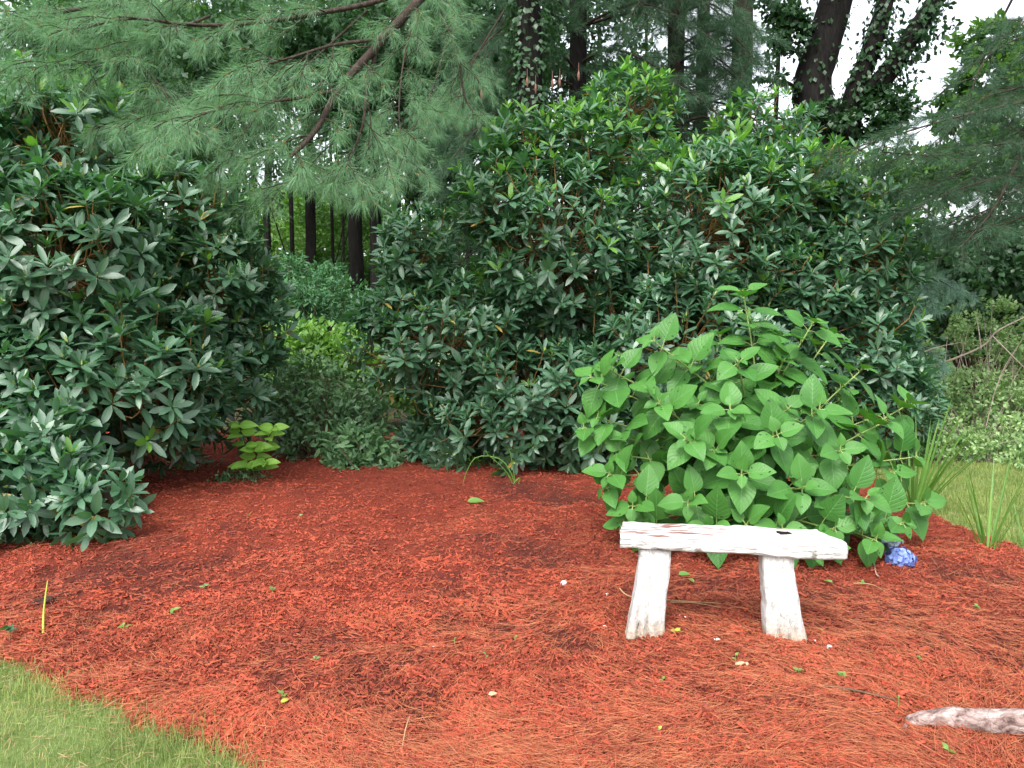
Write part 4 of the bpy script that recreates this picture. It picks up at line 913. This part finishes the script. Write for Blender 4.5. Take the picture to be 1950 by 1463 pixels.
chunk(1073, 1112, .014, .012, .012, 'white_bit', 'white scrap on the dark soil patch behind the bench', 'chip', 'chip', .5)
chunk(793, 1284, .006, .006, .005, 'white_bit', 'tiny white speck in front of the bright white chip', 'chip', 'chip')
def seedling(px, py, n, size, mat, label, h=.03, name='seedling', cat='seedling', stem='stem_green'):
    b = at(px, py, -.01); t = empty(name, b, label, cat, 'seedlings in the mulch'); lf = MB(); st = MB()
    for k in range(n):
        a = k*6.283/n + rng.random()*.9; d = np.array([math.cos(a), math.sin(a), .25 + rng.random()*.3]); p = b + [0, 0, h*rng.uniform(.6, 1.2)]
        st.tube([b, b*.4 + p*.6 + [.002, 0, 0], p], [.0018, .0016, .0014], 4, .5); ln = size*rng.uniform(.5, 1.1)
        leaves(lf, [p], [d], [[rng.normal(0, .5), -.5 + rng.normal(0, .4), 1]], ln, ln*.55, .2, .1, 5, 2, 'ovate')
    lf.build('foliage', M[mat], t); st.build('stem', M[stem], t)
seedling(1285, 1208, 5, .032, 'yellow_leaf', 'yellow green seedling at the foot of the bench leg with the split end')
seedling(330, 1172, 3, .045, 'bright', 'lime seedling with one upright leaf on the dark soil patch')
seedling(236, 1200, 3, .035, 'bright', 'two leaved pale seedling between the upright stalk and the dark soil')
seedling(18, 1225, 7, .055, 'rhodo', 'tiny rhododendron seedling with blue green leaves at the edge of the lawn', .05)
seedling(537, 1332, 5, .030, 'bright', 'star shaped green seedling in the mulch close to the lawn corner')
seedling(1400, 1254, 3, .022, 'bright', 'green seedling just behind the tan wood chip')
seedling(925, 1256, 3, .022, 'bright', 'small green seedling right of the dark hollow in the mulch')
seedling(980, 1223, 2, .024, 'bright', 'pair of round green seed leaves on open mulch before the bench')
seedling(1605, 1293, 4, .028, 'bright', 'green weed on the mulch behind the brown twig')
seedling(1805, 1438, 4, .032, 'bright', 'green seedling in front of the pale fallen branch')
seedling(1262, 1300, 2, .018, 'bright', 'tiny seedling on the mulch in front of the split bench leg')
seedling(1253, 1395, 2, .022, 'yellow_leaf', 'single yellow leaf seedling at the bottom middle of the bed')
seedling(1640, 1115, 4, .028, 'bright', 'seedling beside the pale stalk in front of the hydrangea')
seedling(1862, 1156, 5, .028, 'bright', 'leafy green weed in the mulch before the iris clump')
seedling(390, 1122, 4, .030, 'pale', 'pale grey green sprig on the dark soil near the tall dark rhododendron')
seedling(600, 1262, 4, .030, 'pale', 'whitish sprig beside a hole in the mulch')
seedling(518, 1130, 3, .030, 'grass', 'tuft of thin yellow grass on open mulch')
seedling(865, 1222, 2, .016, 'bright', 'tiny seedling above the dark hollow beside the bright white chip')
seedling(570, 985, 3, .03, 'pale', 'pale weed on the mulch in front of the azalea')
seedling(475, 985, 3, .03, 'bright', 'green weed in front of the tiny leaved mound')
seedling(1566, 1207, 3, .022, 'bright', 'dark rooted green seedling in the shadow behind the bench leg')
seedling(1710, 1345, 3, .025, 'bright', 'spindly seedling by the tip of the pale fallen branch', .05)
seedling(1750, 1260, 4, .026, 'grass', 'tuft of pale grass blades on the mulch behind the fallen branch')
seedling(1520, 1285, 4, .030, 'grass', 'tuft of dry grass on the mulch in front of the white pebble')
def fallen_leaf(px, py, size, mat, label, a):
    p = at(px, py, .022); mb = MB(); leaves(mb, [p], [[math.cos(a), math.sin(a), .15]], [[.15, -.5, 1]], size, size*.5, .2, .15, 6, 4, 'ovate'); tag(mb.build('fallen_leaf', M[mat]), label, 'leaf', 'fallen leaves on the mulch')
fallen_leaf(1292, 1102, .07, 'bright', 'pale green fallen leaf lying flat beneath the bench seat', .1)
fallen_leaf(1312, 1110, .055, 'bright', 'smaller fallen leaf tilted up beside the flat one beneath the bench', -1.3)
fallen_leaf(1585, 1118, .05, 'bright', 'green fallen leaf right of the bench under the hydrangea edge', 2.2)
fallen_leaf(890, 964, .13, 'blade', 'long narrow green leaf fallen on the mulch before the middle rhododendron', .05)
fallen_leaf(535, 1352, .035, 'yellow_leaf', 'small yellow leaf fallen in front of the star shaped seedling', .8)
fallen_leaf(930, 1335, .035, 'tan_bit', 'orange tan leaf scrap on the mulch at the bottom middle', .3)
